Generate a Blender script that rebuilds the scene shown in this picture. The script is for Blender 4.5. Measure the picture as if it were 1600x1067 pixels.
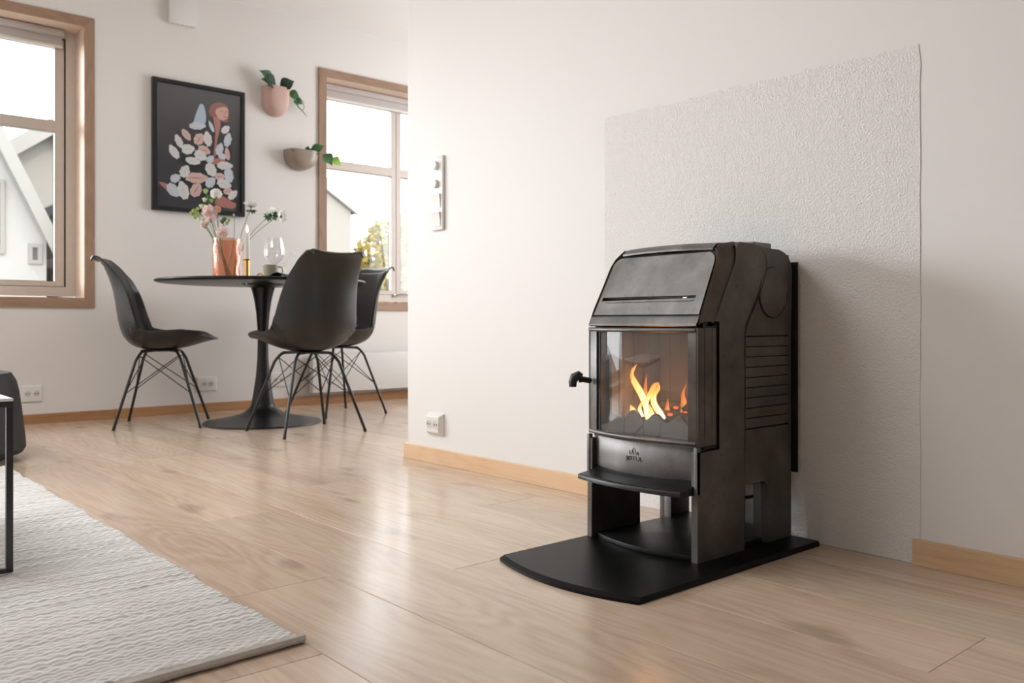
import bpy, bmesh, math, random
import numpy as np
from mathutils import Vector, Matrix

random.seed(7)
PI = math.pi
scene = bpy.context.scene
COL = scene.collection
for o in list(bpy.data.objects):
    bpy.data.objects.remove(o, do_unlink=True)

# ------------------------------------------------------------------ camera
cam_d = bpy.data.cameras.new('camera')
cam = bpy.data.objects.new('camera', cam_d)
COL.objects.link(cam)
cam.location = (0, 0, 0.53)
cam.rotation_euler = (PI / 2, 0, -math.radians(41))
cam_d.sensor_width = 36
cam_d.lens = 1350 / 1600 * 36
cam_d.shift_y = -31.5 / 1600
cam_d.dof.use_dof = True
cam_d.dof.focus_distance = 2.0
cam_d.dof.aperture_fstop = 6.3
cam_d.clip_start = 0.02
scene.camera = cam

# ------------------------------------------------------------------ sky and sun
world = bpy.data.worlds.new('sky')
scene.world = world
world.use_nodes = True
bg = world.node_tree.nodes['Background']
bg.inputs[0].default_value = (0.93, 0.965, 1.0, 1)
bg.inputs[1].default_value = 4.4

sun_d = bpy.data.lights.new('sun', 'SUN')
sun_d.energy = 1.0
sun_d.angle = math.radians(2)
sun_d.color = (1.0, 0.93, 0.84)
sun = bpy.data.objects.new('sun', sun_d)
COL.objects.link(sun)
sun.rotation_euler = Vector((0.35, 1.0, -0.62)).to_track_quat('-Z', 'Y').to_euler()


def area(name, loc, direction, sx, sy, power, color):
    d = bpy.data.lights.new(name, 'AREA')
    d.shape = 'RECTANGLE'
    d.size, d.size_y = sx, sy
    d.energy = power
    d.color = color
    o = bpy.data.objects.new(name, d)
    COL.objects.link(o)
    o.location = loc
    o.rotation_euler = Vector(direction).to_track_quat('-Z', 'Z').to_euler()
    return o


# low hazy sun outside, then three added fill lamps out of view
area('hazy_low_sun', (-2.6, 9.2, 2.5), (4.5, -7.7, -1.65), 3.0, 2.0, 660, (0.97, 0.985, 1.0))
area('fill_left_opening', (-1.0, 5.3, 1.2), (0.3, -1, -0.08), 1.35, 1.9, 40, (0.975, 0.985, 1.0))  # added fill lamp outside the extra left opening
area('fill_right_opening', (4.8, 3.6, 1.4), (-1, 0.1, -0.1), 1.4, 1.4, 46, (0.98, 0.985, 1.0))  # added fill lamp for back wall and ceiling, no source seen
area('fill_overhead', (-0.5, 2.7, 2.40), (0, 0.001, -1), 1.3, 1.3, 50, (0.985, 0.985, 0.985))  # added overhead fill for rug and floor, no fixture in view

scene.view_settings.view_transform = 'Standard'
scene.view_settings.look = 'None'
scene.view_settings.exposure = -0.16
scene.view_settings.gamma = 1.0
scene.view_settings.use_curve_mapping = False


# ------------------------------------------------------------------ materials
def node_mat(name):
    m = bpy.data.materials.new(name)
    m.use_nodes = True
    nt = m.node_tree
    return m, nt, nt.nodes['Principled BSDF'], nt.nodes['Material Output']


def N(nt, typ, **kw):
    n = nt.nodes.new(typ)
    for k, v in kw.items():
        if k.startswith('i_'):
            n.inputs[k[2:].replace('_', ' ')].default_value = v
        else:
            setattr(n, k, v)
    return n


def plain(name, col, rough=0.5, metal=0.0, spec=0.5, bump=0.0, bscale=200.0, var=0.0, vscale=8.0, coat=0.0):
    m, nt, p, out = node_mat(name)
    p.inputs['Base Color'].default_value = (*col, 1)
    p.inputs['Roughness'].default_value = rough
    p.inputs['Metallic'].default_value = metal
    p.inputs['Specular IOR Level'].default_value = spec
    p.inputs['Coat Weight'].default_value = coat
    tc = N(nt, 'ShaderNodeTexCoord')
    if bump > 0:
        n = N(nt, 'ShaderNodeTexNoise', i_Scale=bscale, i_Detail=3.0)
        b = N(nt, 'ShaderNodeBump', i_Strength=bump, i_Distance=0.002)
        nt.links.new(tc.outputs['Object'], n.inputs['Vector'])
        nt.links.new(n.outputs['Fac'], b.inputs['Height'])
        nt.links.new(b.outputs['Normal'], p.inputs['Normal'])
    if var > 0:
        n = N(nt, 'ShaderNodeTexNoise', i_Scale=vscale, i_Detail=4.0)
        mx = N(nt, 'ShaderNodeMix', data_type='RGBA')
        mx.inputs['A'].default_value = (*[c * (1 - var) for c in col], 1)
        mx.inputs['B'].default_value = (*[min(1, c * (1 + var)) for c in col], 1)
        nt.links.new(tc.outputs['Object'], n.inputs['Vector'])
        nt.links.new(n.outputs['Fac'], mx.inputs['Factor'])
        nt.links.new(mx.outputs['Result'], p.inputs['Base Color'])
    return m


def ramp(nt, stops):
    r = N(nt, 'ShaderNodeValToRGB')
    e = r.color_ramp.elements
    while len(e) < len(stops):
        e.new(0.5)
    for k, (pos, c) in enumerate(stops):
        e[k].position = pos
        e[k].color = (*c, 1)
    return r


def wood(name, dark, mid, light, along='Y', grain=26.0, rough=0.42, bump=0.15, rings=True, spec=0.5, knots=True):
    """oak / pine with grain along one object axis, different on every board"""
    m, nt, p, out = node_mat(name)
    tc = N(nt, 'ShaderNodeTexCoord')
    oi = N(nt, 'ShaderNodeObjectInfo')
    mul = N(nt, 'ShaderNodeMath', operation='MULTIPLY')
    mul.inputs[1].default_value = 57.0
    nt.links.new(oi.outputs['Random'], mul.inputs[0])
    comb = N(nt, 'ShaderNodeCombineXYZ')
    for k in 'XYZ':
        nt.links.new(mul.outputs[0], comb.inputs[k])
    add = N(nt, 'ShaderNodeVectorMath', operation='ADD')
    nt.links.new(tc.outputs['Object'], add.inputs[0])
    nt.links.new(comb.outputs[0], add.inputs[1])
    sc = {'X': (0.045, 1, 1), 'Y': (1, 0.045, 1), 'Z': (1, 1, 0.045)}[along]
    mp = N(nt, 'ShaderNodeMapping')
    mp.inputs['Scale'].default_value = sc
    nt.links.new(add.outputs[0], mp.inputs['Vector'])
    fine = N(nt, 'ShaderNodeTexNoise', i_Scale=grain * 7, i_Detail=5.0, i_Roughness=0.65)
    nt.links.new(mp.outputs[0], fine.inputs['Vector'])
    mp2 = N(nt, 'ShaderNodeMapping')
    mp2.inputs['Scale'].default_value = {'X': (0.13, 1, 1), 'Y': (1, 0.13, 1), 'Z': (1, 1, 0.13)}[along]
    nt.links.new(add.outputs[0], mp2.inputs['Vector'])
    broad = N(nt, 'ShaderNodeTexNoise', i_Scale=6.0, i_Detail=1.6, i_Distortion=0.5)
    nt.links.new(mp2.outputs[0], broad.inputs['Vector'])
    # cathedral figure: contour lines of a stretched noise field
    ctr = N(nt, 'ShaderNodeMath', operation='MULTIPLY')
    ctr.inputs[1].default_value = 17.0
    nt.links.new(broad.outputs['Fac'], ctr.inputs[0])
    frac = N(nt, 'ShaderNodeMath', operation='PINGPONG')
    frac.inputs[1].default_value = 0.5
    nt.links.new(ctr.outputs[0], frac.inputs[0])
    m1 = N(nt, 'ShaderNodeMath', operation='MULTIPLY_ADD')
    m1.inputs[1].default_value = 0.30 if rings else 0.1
    nt.links.new(frac.outputs[0], m1.inputs[0])
    f2 = N(nt, 'ShaderNodeMath', operation='MULTIPLY')
    f2.inputs[1].default_value = 0.50
    nt.links.new(fine.outputs['Fac'], f2.inputs[0])
    nt.links.new(f2.outputs[0], m1.inputs[2])
    b2 = N(nt, 'ShaderNodeMath', operation='MULTIPLY_ADD')
    b2.inputs[1].default_value = 0.55
    nt.links.new(broad.outputs['Fac'], b2.inputs[0])
    nt.links.new(m1.outputs[0], b2.inputs[2])
    sub = N(nt, 'ShaderNodeMath', operation='SUBTRACT')
    sub.inputs[1].default_value = 0.11
    nt.links.new(b2.outputs[0], sub.inputs[0])
    rp = ramp(nt, [(0.22, dark), (0.5, mid), (0.78, light)])
    nt.links.new(sub.outputs[0], rp.inputs['Fac'])
    # per board tone
    mr = N(nt, 'ShaderNodeMapRange')
    mr.inputs['To Min'].default_value = 0.9
    mr.inputs['To Max'].default_value = 1.08
    nt.links.new(oi.outputs['Random'], mr.inputs['Value'])
    hsv = N(nt, 'ShaderNodeHueSaturation')
    nt.links.new(mr.outputs[0], hsv.inputs['Value'])
    nt.links.new(rp.outputs['Color'], hsv.inputs['Color'])
    last = hsv.outputs['Color']
    if knots:
        mk = N(nt, 'ShaderNodeMapping')
        mk.inputs['Scale'].default_value = {'X': (0.45, 1, 1), 'Y': (1, 0.45, 1), 'Z': (1, 1, 0.45)}[along]
        nt.links.new(add.outputs[0], mk.inputs['Vector'])
        wob = N(nt, 'ShaderNodeTexNoise', i_Scale=30.0, i_Detail=3.0)
        nt.links.new(mk.outputs[0], wob.inputs['Vector'])
        wm = N(nt, 'ShaderNodeMix', data_type='RGBA', blend_type='LINEAR_LIGHT')
        wm.inputs['Factor'].default_value = 0.025
        nt.links.new(mk.outputs[0], wm.inputs['A'])
        nt.links.new(wob.outputs['Color'], wm.inputs['B'])
        vo = N(nt, 'ShaderNodeTexVoronoi', i_Scale=2.4, voronoi_dimensions='2D')
        nt.links.new(wm.outputs['Result'], vo.inputs['Vector'])
        kr = ramp(nt, [(0.0, (1, 1, 1)), (0.03, (0.7, 0.7, 0.7)), (0.085, (0, 0, 0))])
        nt.links.new(vo.outputs['Distance'], kr.inputs['Fac'])
        km = N(nt, 'ShaderNodeMix', data_type='RGBA')
        km.inputs['B'].default_value = (*[c * 0.55 for c in dark], 1)
        k2 = N(nt, 'ShaderNodeMath', operation='MULTIPLY')
        k2.inputs[1].default_value = 0.55
        nt.links.new(kr.outputs['Color'], k2.inputs[0])
        nt.links.new(k2.outputs[0], km.inputs['Factor'])
        nt.links.new(last, km.inputs['A'])
        last = km.outputs['Result']
    nt.links.new(last, p.inputs['Base Color'])
    rr = N(nt, 'ShaderNodeMapRange')
    rr.inputs['To Min'].default_value = rough - 0.05
    rr.inputs['To Max'].default_value = rough + 0.09
    nt.links.new(fine.outputs['Fac'], rr.inputs['Value'])
    nt.links.new(rr.outputs[0], p.inputs['Roughness'])
    p.inputs['Specular IOR Level'].default_value = spec
    bp = N(nt, 'ShaderNodeBump', i_Strength=bump, i_Distance=0.001)
    nt.links.new(m1.outputs[0], bp.inputs['Height'])
    nt.links.new(bp.outputs['Normal'], p.inputs['Normal'])
    return m


def iron(name, base, rough=0.42, rust=0.35):
    m, nt, p, out = node_mat(name)
    tc = N(nt, 'ShaderNodeTexCoord')
    n1 = N(nt, 'ShaderNodeTexNoise', i_Scale=11.0, i_Detail=5.0, i_Roughness=0.6)
    n2 = N(nt, 'ShaderNodeTexNoise', i_Scale=38.0, i_Detail=6.0, i_Roughness=0.7)
    n3 = N(nt, 'ShaderNodeTexNoise', i_Scale=900.0, i_Detail=2.0)
    for n in (n1, n2, n3):
        nt.links.new(tc.outputs['Object'], n.inputs['Vector'])
    r1 = ramp(nt, [(0.3, tuple(c * 0.62 for c in base)), (0.55, base), (0.75, tuple(c * 1.45 for c in base))])
    nt.links.new(n1.outputs['Fac'], r1.inputs['Fac'])
    r2 = ramp(nt, [(0.6, (0, 0, 0)), (0.74, (1, 1, 1))])
    nt.links.new(n2.outputs['Fac'], r2.inputs['Fac'])
    f = N(nt, 'ShaderNodeMath', operation='MULTIPLY')
    f.inputs[1].default_value = rust
    nt.links.new(r2.outputs['Color'], f.inputs[0])
    mx = N(nt, 'ShaderNodeMix', data_type='RGBA')
    mx.inputs['B'].default_value = (0.022, 0.012, 0.008, 1)
    nt.links.new(f.outputs[0], mx.inputs['Factor'])
    nt.links.new(r1.outputs['Color'], mx.inputs['A'])
    nt.links.new(mx.outputs['Result'], p.inputs['Base Color'])
    p.inputs['Metallic'].default_value = 0.55
    rr = N(nt, 'ShaderNodeMapRange')
    rr.inputs['To Min'].default_value = rough - 0.1
    rr.inputs['To Max'].default_value = rough + 0.14
    nt.links.new(n1.outputs['Fac'], rr.inputs['Value'])
    nt.links.new(rr.outputs[0], p.inputs['Roughness'])
    b = N(nt, 'ShaderNodeBump', i_Strength=0.22, i_Distance=0.0006)
    nt.links.new(n3.outputs['Fac'], b.inputs['Height'])
    nt.links.new(b.outputs['Normal'], p.inputs['Normal'])
    return m


def emit(name, col, strength):
    m, nt, p, out = node_mat(name)
    e = N(nt, 'ShaderNodeEmission')
    e.inputs[0].default_value = (*col, 1)
    e.inputs[1].default_value = strength
    nt.links.new(e.outputs[0], out.inputs['Surface'])
    return m


def flame_mat(name, hot, mid, edge, strength):
    m, nt, p, out = node_mat(name)
    lw = N(nt, 'ShaderNodeLayerWeight', i_Blend=0.42)
    tc = N(nt, 'ShaderNodeTexCoord')
    sep = N(nt, 'ShaderNodeSeparateXYZ')
    nt.links.new(tc.outputs['Generated'], sep.inputs[0])
    a = N(nt, 'ShaderNodeMath', operation='MULTIPLY_ADD')
    a.inputs[1].default_value = 0.55
    nt.links.new(sep.outputs['Z'], a.inputs[0])
    nt.links.new(lw.outputs['Facing'], a.inputs[2])
    rp = ramp(nt, [(0.12, hot), (0.5, mid), (0.95, edge)])
    nt.links.new(a.outputs[0], rp.inputs['Fac'])
    e = N(nt, 'ShaderNodeEmission')
    e.inputs[1].default_value = strength
    nt.links.new(rp.outputs['Color'], e.inputs[0])
    t = N(nt, 'ShaderNodeBsdfTransparent')
    mx = N(nt, 'ShaderNodeMixShader')
    rf = ramp(nt, [(0.25, (0, 0, 0)), (1.0, (1, 1, 1))])
    nt.links.new(a.outputs[0], rf.inputs['Fac'])
    nt.links.new(rf.outputs['Color'], mx.inputs[0])
    nt.links.new(e.outputs[0], mx.inputs[1])
    nt.links.new(t.outputs[0], mx.inputs[2])
    nt.links.new(mx.outputs[0], out.inputs['Surface'])
    return m


def thin_glass(name, tint, refl=0.06, rough=0.02, haze=None, hazef=0.0):
    m, nt, p, out = node_mat(name)
    t = N(nt, 'ShaderNodeBsdfTransparent')
    t.inputs[0].default_value = (*tint, 1)
    g = N(nt, 'ShaderNodeBsdfGlossy')
    g.inputs['Roughness'].default_value = rough
    g.inputs['Color'].default_value = (1, 1, 1, 1)
    lw = N(nt, 'ShaderNodeLayerWeight', i_Blend=0.5)
    pw_ = N(nt, 'ShaderNodeMath', operation='POWER')
    pw_.inputs[1].default_value = 4.5
    nt.links.new(lw.outputs['Facing'], pw_.inputs[0])
    ad = N(nt, 'ShaderNodeMath', operation='MULTIPLY_ADD')
    ad.inputs[1].default_value = 0.85
    ad.inputs[2].default_value = 0.04 + refl
    nt.links.new(pw_.outputs[0], ad.inputs[0])
    mx = N(nt, 'ShaderNodeMixShader')
    nt.links.new(ad.outputs[0], mx.inputs[0])
    first = t.outputs[0]
    if haze:
        d = N(nt, 'ShaderNodeBsdfDiffuse')
        d.inputs[0].default_value = (*haze, 1)
        m2 = N(nt, 'ShaderNodeMixShader')
        m2.inputs[0].default_value = hazef
        nt.links.new(t.outputs[0], m2.inputs[1])
        nt.links.new(d.outputs[0], m2.inputs[2])
        first = m2.outputs[0]
    nt.links.new(first, mx.inputs[1])
    nt.links.new(g.outputs[0], mx.inputs[2])
    nt.links.new(mx.outputs[0], out.inputs['Surface'])
    return m


def plaster(name, col, scale, strength, dist, rough=0.75):
    m, nt, p, out = node_mat(name)
    tc = N(nt, 'ShaderNodeTexCoord')
    n = N(nt, 'ShaderNodeTexNoise', i_Scale=scale, i_Detail=2.0, i_Roughness=0.5)
    n2 = N(nt, 'ShaderNodeTexNoise', i_Scale=scale * 0.12, i_Detail=3.0)
    for k in (n, n2):
        nt.links.new(tc.outputs['Object'], k.inputs['Vector'])
    ad = N(nt, 'ShaderNodeMath', operation='MULTIPLY_ADD')
    ad.inputs[1].default_value = 0.8
    nt.links.new(n2.outputs['Fac'], ad.inputs[0])
    nt.links.new(n.outputs['Fac'], ad.inputs[2])
    b = N(nt, 'ShaderNodeBump', i_Strength=strength, i_Distance=dist)
    nt.links.new(ad.outputs[0], b.inputs['Height'])
    nt.links.new(b.outputs['Normal'], p.inputs['Normal'])
    p.inputs['Base Color'].default_value = (*col, 1)
    p.inputs['Roughness'].default_value = rough
    p.inputs['Specular IOR Level'].default_value = 0.3
    return m


def rug_mat():
    m, nt, p, out = node_mat('woven_wool')
    tc = N(nt, 'ShaderNodeTexCoord')
    mp = N(nt, 'ShaderNodeMapping')
    mp.inputs['Scale'].default_value = (0.22, 2.2, 1)
    nt.links.new(tc.outputs['Object'], mp.inputs['Vector'])
    n = N(nt, 'ShaderNodeTexNoise', i_Scale=48.0, i_Detail=4.0, i_Roughness=0.7)
    nt.links.new(mp.outputs[0], n.inputs['Vector'])
    rp = ramp(nt, [(0.27, (0.36, 0.33, 0.31)), (0.38, (0.70, 0.685, 0.67)), (0.6, (0.80, 0.79, 0.775))])
    nt.links.new(n.outputs['Fac'], rp.inputs['Fac'])
    nt.links.new(rp.outputs['Color'], p.inputs['Base Color'])
    p.inputs['Roughness'].default_value = 0.95
    p.inputs['Specular IOR Level'].default_value = 0.1
    n2 = N(nt, 'ShaderNodeTexNoise', i_Scale=700.0, i_Detail=2.0)
    nt.links.new(tc.outputs['Object'], n2.inputs['Vector'])
    b = N(nt, 'ShaderNodeBump', i_Strength=0.35, i_Distance=0.001)
    nt.links.new(n2.outputs['Fac'], b.inputs['Height'])
    nt.links.new(b.outputs['Normal'], p.inputs['Normal'])
    return m


M = {}
M['wall'] = plaster('painted_wall', (0.82, 0.80, 0.785), 90, 0.10, 0.002, 0.5)
M['wall_back'] = plaster('painted_back_wall', (0.80, 0.77, 0.745), 90, 0.08, 0.002, 0.6)
M['wall_far'] = plaster('painted_far_wall', (0.68, 0.65, 0.62), 90, 0.1, 0.002, 0.6)
M['patch'] = plaster('rough_plaster', (0.82, 0.80, 0.785), 240, 0.62, 0.004, 0.7)
M['ceiling'] = plain('ceiling_paint', (0.86, 0.85, 0.84), 0.8)
M['floor_oak'] = wood('oak_plank', (0.44, 0.312, 0.22), (0.595, 0.45, 0.335), (0.685, 0.545, 0.425), 'Y', 15, 0.19, 0.05, spec=0.6)
M['subfloor'] = plain('subfloor', (0.10, 0.07, 0.05), 0.9)
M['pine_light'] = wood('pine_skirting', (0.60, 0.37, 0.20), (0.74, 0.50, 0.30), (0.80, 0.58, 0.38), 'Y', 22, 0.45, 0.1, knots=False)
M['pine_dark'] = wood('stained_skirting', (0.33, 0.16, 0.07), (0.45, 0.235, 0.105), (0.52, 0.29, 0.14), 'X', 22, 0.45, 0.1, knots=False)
M['casing_v'] = wood('casing_upright', (0.27, 0.16, 0.10), (0.37, 0.235, 0.155), (0.45, 0.30, 0.21), 'Z', 24, 0.5, 0.25, knots=False)
M['casing_h'] = wood('casing_rail', (0.27, 0.16, 0.10), (0.37, 0.235, 0.155), (0.45, 0.30, 0.21), 'X', 24, 0.5, 0.25, knots=False)
M['reveal_v'] = wood('pale_jamb_upright', (0.55, 0.40, 0.30), (0.68, 0.53, 0.42), (0.74, 0.60, 0.49), 'Z', 24, 0.5, 0.1, knots=False)
M['reveal_h'] = wood('pale_jamb_rail', (0.55, 0.40, 0.30), (0.68, 0.53, 0.42), (0.74, 0.60, 0.49), 'X', 24, 0.5, 0.1, knots=False)
M['sash'] = plain('pale_stained_sash', (0.62, 0.545, 0.49), 0.45, var=0.06, vscale=30)
M['sash_gap'] = plain('sash_gasket', (0.06, 0.05, 0.05), 0.7)
M['blind'] = plain('blind_fabric', (0.56, 0.52, 0.50), 0.7, var=0.05)
M['blind_bar'] = plain('blind_bar', (0.8, 0.78, 0.72), 0.4)
M['pane'] = thin_glass('window_glass', (0.97, 0.98, 0.98), 0.0, 0.0)
M['white_plastic'] = plain('white_plastic', (0.80, 0.785, 0.75), 0.3)
M['cream_plastic'] = plain('socket_face', (0.62, 0.60, 0.55), 0.35)
M['socket_hole'] = plain('socket_hole', (0.06, 0.05, 0.05), 0.6)
M['white_paint'] = plain('white_enamel', (0.80, 0.79, 0.775), 0.4)
M['chrome'] = plain('chrome', (0.6, 0.6, 0.6), 0.22, 1.0)
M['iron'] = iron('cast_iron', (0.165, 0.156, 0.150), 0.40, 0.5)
M['iron_side'] = iron('cast_iron_side_shade', (0.115, 0.102, 0.093), 0.5, 0.55)  # darker copy of the cast iron, shade of the flanks in its colour
M['iron_strip'] = iron('cast_iron_strip_shade', (0.10, 0.074, 0.060), 0.5, 0.75)  # rusty copy, darkened for the shade on the side-facing strips
M['iron_dark'] = iron('black_iron', (0.022, 0.021, 0.021), 0.36, 0.2)
M['iron_black'] = plain('flat_black', (0.008, 0.008, 0.008), 0.6)  # black of hidden iron and cable; also shade filling gaps and grooves
M['hearth'] = plain('black_steel_plate', (0.003, 0.003, 0.0032), 0.36, 0.0, 0.13, bump=0.25, bscale=500)
M['firebrick'] = plain('fire_chamber_plate', (0.13, 0.118, 0.11), 0.8, var=0.35, vscale=14)
M['ember_guard'] = plain('ember_guard_iron', (0.10, 0.098, 0.095), 0.6, 0.2, var=0.3, vscale=20)
M['stove_glass'] = thin_glass('hazed_stove_glass', (0.93, 0.91, 0.89), 0.025, 0.015, (0.34, 0.31, 0.285), 0.20)  # sooty tint; diffuse haze stands in for the pale room reflection
M['flame'] = flame_mat('flame', (1.0, 0.86, 0.52), (1.0, 0.36, 0.06), (0.9, 0.12, 0.01), 3.6)
M['flame_dim'] = flame_mat('flame_dim', (1.0, 0.40, 0.09), (0.9, 0.20, 0.03), (0.6, 0.07, 0.01), 1.6)
M['ember'] = emit('ember', (1.0, 0.16, 0.03), 1.6)
M['log'] = plain('charred_log', (0.03, 0.022, 0.018), 0.9, bump=0.8, bscale=60)
M['black_plastic'] = plain('matt_black_plastic', (0.021, 0.0205, 0.0205), 0.36, 0.0, 0.5, bump=0.05, bscale=900)
M['black_pad'] = plain('black_leatherette', (0.017, 0.0165, 0.0165), 0.5, bump=0.12, bscale=500)
M['black_steel'] = plain('black_powder_coat', (0.013, 0.013, 0.014), 0.42)
M['table_black'] = plain('black_table_lacquer', (0.011, 0.011, 0.012), 0.34)
M['table_white'] = plain('white_table_top', (0.86, 0.86, 0.86), 0.25)
M['pouf'] = plain('dark_leather', (0.010, 0.011, 0.0095), 0.6, bump=0.2, bscale=300)
M['rug'] = rug_mat()
M['rug_hem'] = plain('rug_hem', (0.60, 0.57, 0.53), 0.95, bump=0.6, bscale=240, var=0.12, vscale=60)
M['poster_frame'] = plain('black_frame', (0.012, 0.012, 0.012), 0.4)
M['amber'] = thin_glass('amber_glass', (0.94, 0.75, 0.65), 0.02, 0.05, (0.80, 0.42, 0.27), 0.07)
M['clear'] = thin_glass('clear_glass', (0.985, 0.985, 0.985), 0.02, 0.0)
M['brass'] = plain('brass', (0.62, 0.40, 0.13), 0.28, 1.0)
M['wax'] = plain('candle_wax', (0.85, 0.82, 0.76), 0.4)
M['candle_flame'] = emit('candle_flame', (1.0, 0.72, 0.36), 6.0)
M['wick'] = plain('wick', (0.02, 0.02, 0.02), 0.9)
M['sage'] = plain('sage_glaze', (0.30, 0.30, 0.215), 0.3, var=0.12, vscale=30)
M['napkin'] = plain('black_cloth', (0.010, 0.010, 0.011), 0.8)
M['pink_pot'] = plain('pink_ceramic', (0.62, 0.42, 0.36), 0.55, var=0.06)
M['taupe_pot'] = plain('taupe_ceramic', (0.33, 0.27, 0.215), 0.3, var=0.12)
M['soil'] = plain('soil', (0.03, 0.02, 0.014), 0.95)
M['leaf_dark'] = plain('dark_leaf', (0.012, 0.045, 0.020), 0.4, var=0.3, vscale=30)
M['leaf_mid'] = plain('green_leaf', (0.035, 0.13, 0.035), 0.45, var=0.25, vscale=30)
M['leaf_pale'] = plain('pale_leaf', (0.10, 0.22, 0.08), 0.5, var=0.2, vscale=30)
M['leaf_lime'] = plain('lime_leaf', (0.30, 0.52, 0.06), 0.5)
M['stem'] = plain('flower_stem', (0.16, 0.22, 0.07), 0.6)
def petal(name, col):
    m, nt, p, out = node_mat(name)
    d = N(nt, 'ShaderNodeBsdfDiffuse')
    t = N(nt, 'ShaderNodeBsdfTranslucent')
    for n in (d, t):
        n.inputs['Color'].default_value = (*col, 1)
    mx = N(nt, 'ShaderNodeMixShader')
    mx.inputs[0].default_value = 0.45
    nt.links.new(d.outputs[0], mx.inputs[1])
    nt.links.new(t.outputs[0], mx.inputs[2])
    nt.links.new(mx.outputs[0], out.inputs['Surface'])
    return m


M['petal_pink'] = petal('pink_petal', (0.92, 0.76, 0.73))
M['petal_white'] = petal('white_petal', (0.93, 0.92, 0.90))
M['petal_peach'] = petal('peach_petal', (0.90, 0.62, 0.48))
M['bud'] = plain('green_bud', (0.36, 0.46, 0.14), 0.6, var=0.25, vscale=80)
M['bud_pale'] = plain('pale_bud', (0.62, 0.72, 0.44), 0.6)
M['anemone_eye'] = plain('anemone_eye', (0.01, 0.008, 0.015), 0.7)
M['house_wall'] = plain('house_render', (0.33, 0.30, 0.26), 0.9)
M['house_white'] = plain('house_white', (0.50, 0.48, 0.455), 0.9)
M['house_roof'] = plain('slate_roof', (0.09, 0.095, 0.105), 0.8, var=0.2, vscale=6)
M['house_trim'] = plain('house_trim', (0.36, 0.34, 0.31), 0.8)
M['house_glass'] = plain('house_window', (0.12, 0.11, 0.11), 0.2)
M['chimney'] = plain('chimney_sheet', (0.12, 0.125, 0.14), 0.6)
M['ground'] = plain('ground', (0.26, 0.25, 0.235), 0.95, var=0.2, vscale=0.6)
M['autumn_leaf'] = plain('autumn_leaf', (0.40, 0.29, 0.06), 0.8, var=0.3, vscale=1.5)
M['autumn_green'] = plain('autumn_green_leaf', (0.25, 0.25, 0.07), 0.8, var=0.3, vscale=1.5)
M['bark'] = plain('bark', (0.08, 0.06, 0.045), 0.95)

# ------------------------------------------------------------------ mesh helpers
OFF = {}


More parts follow.
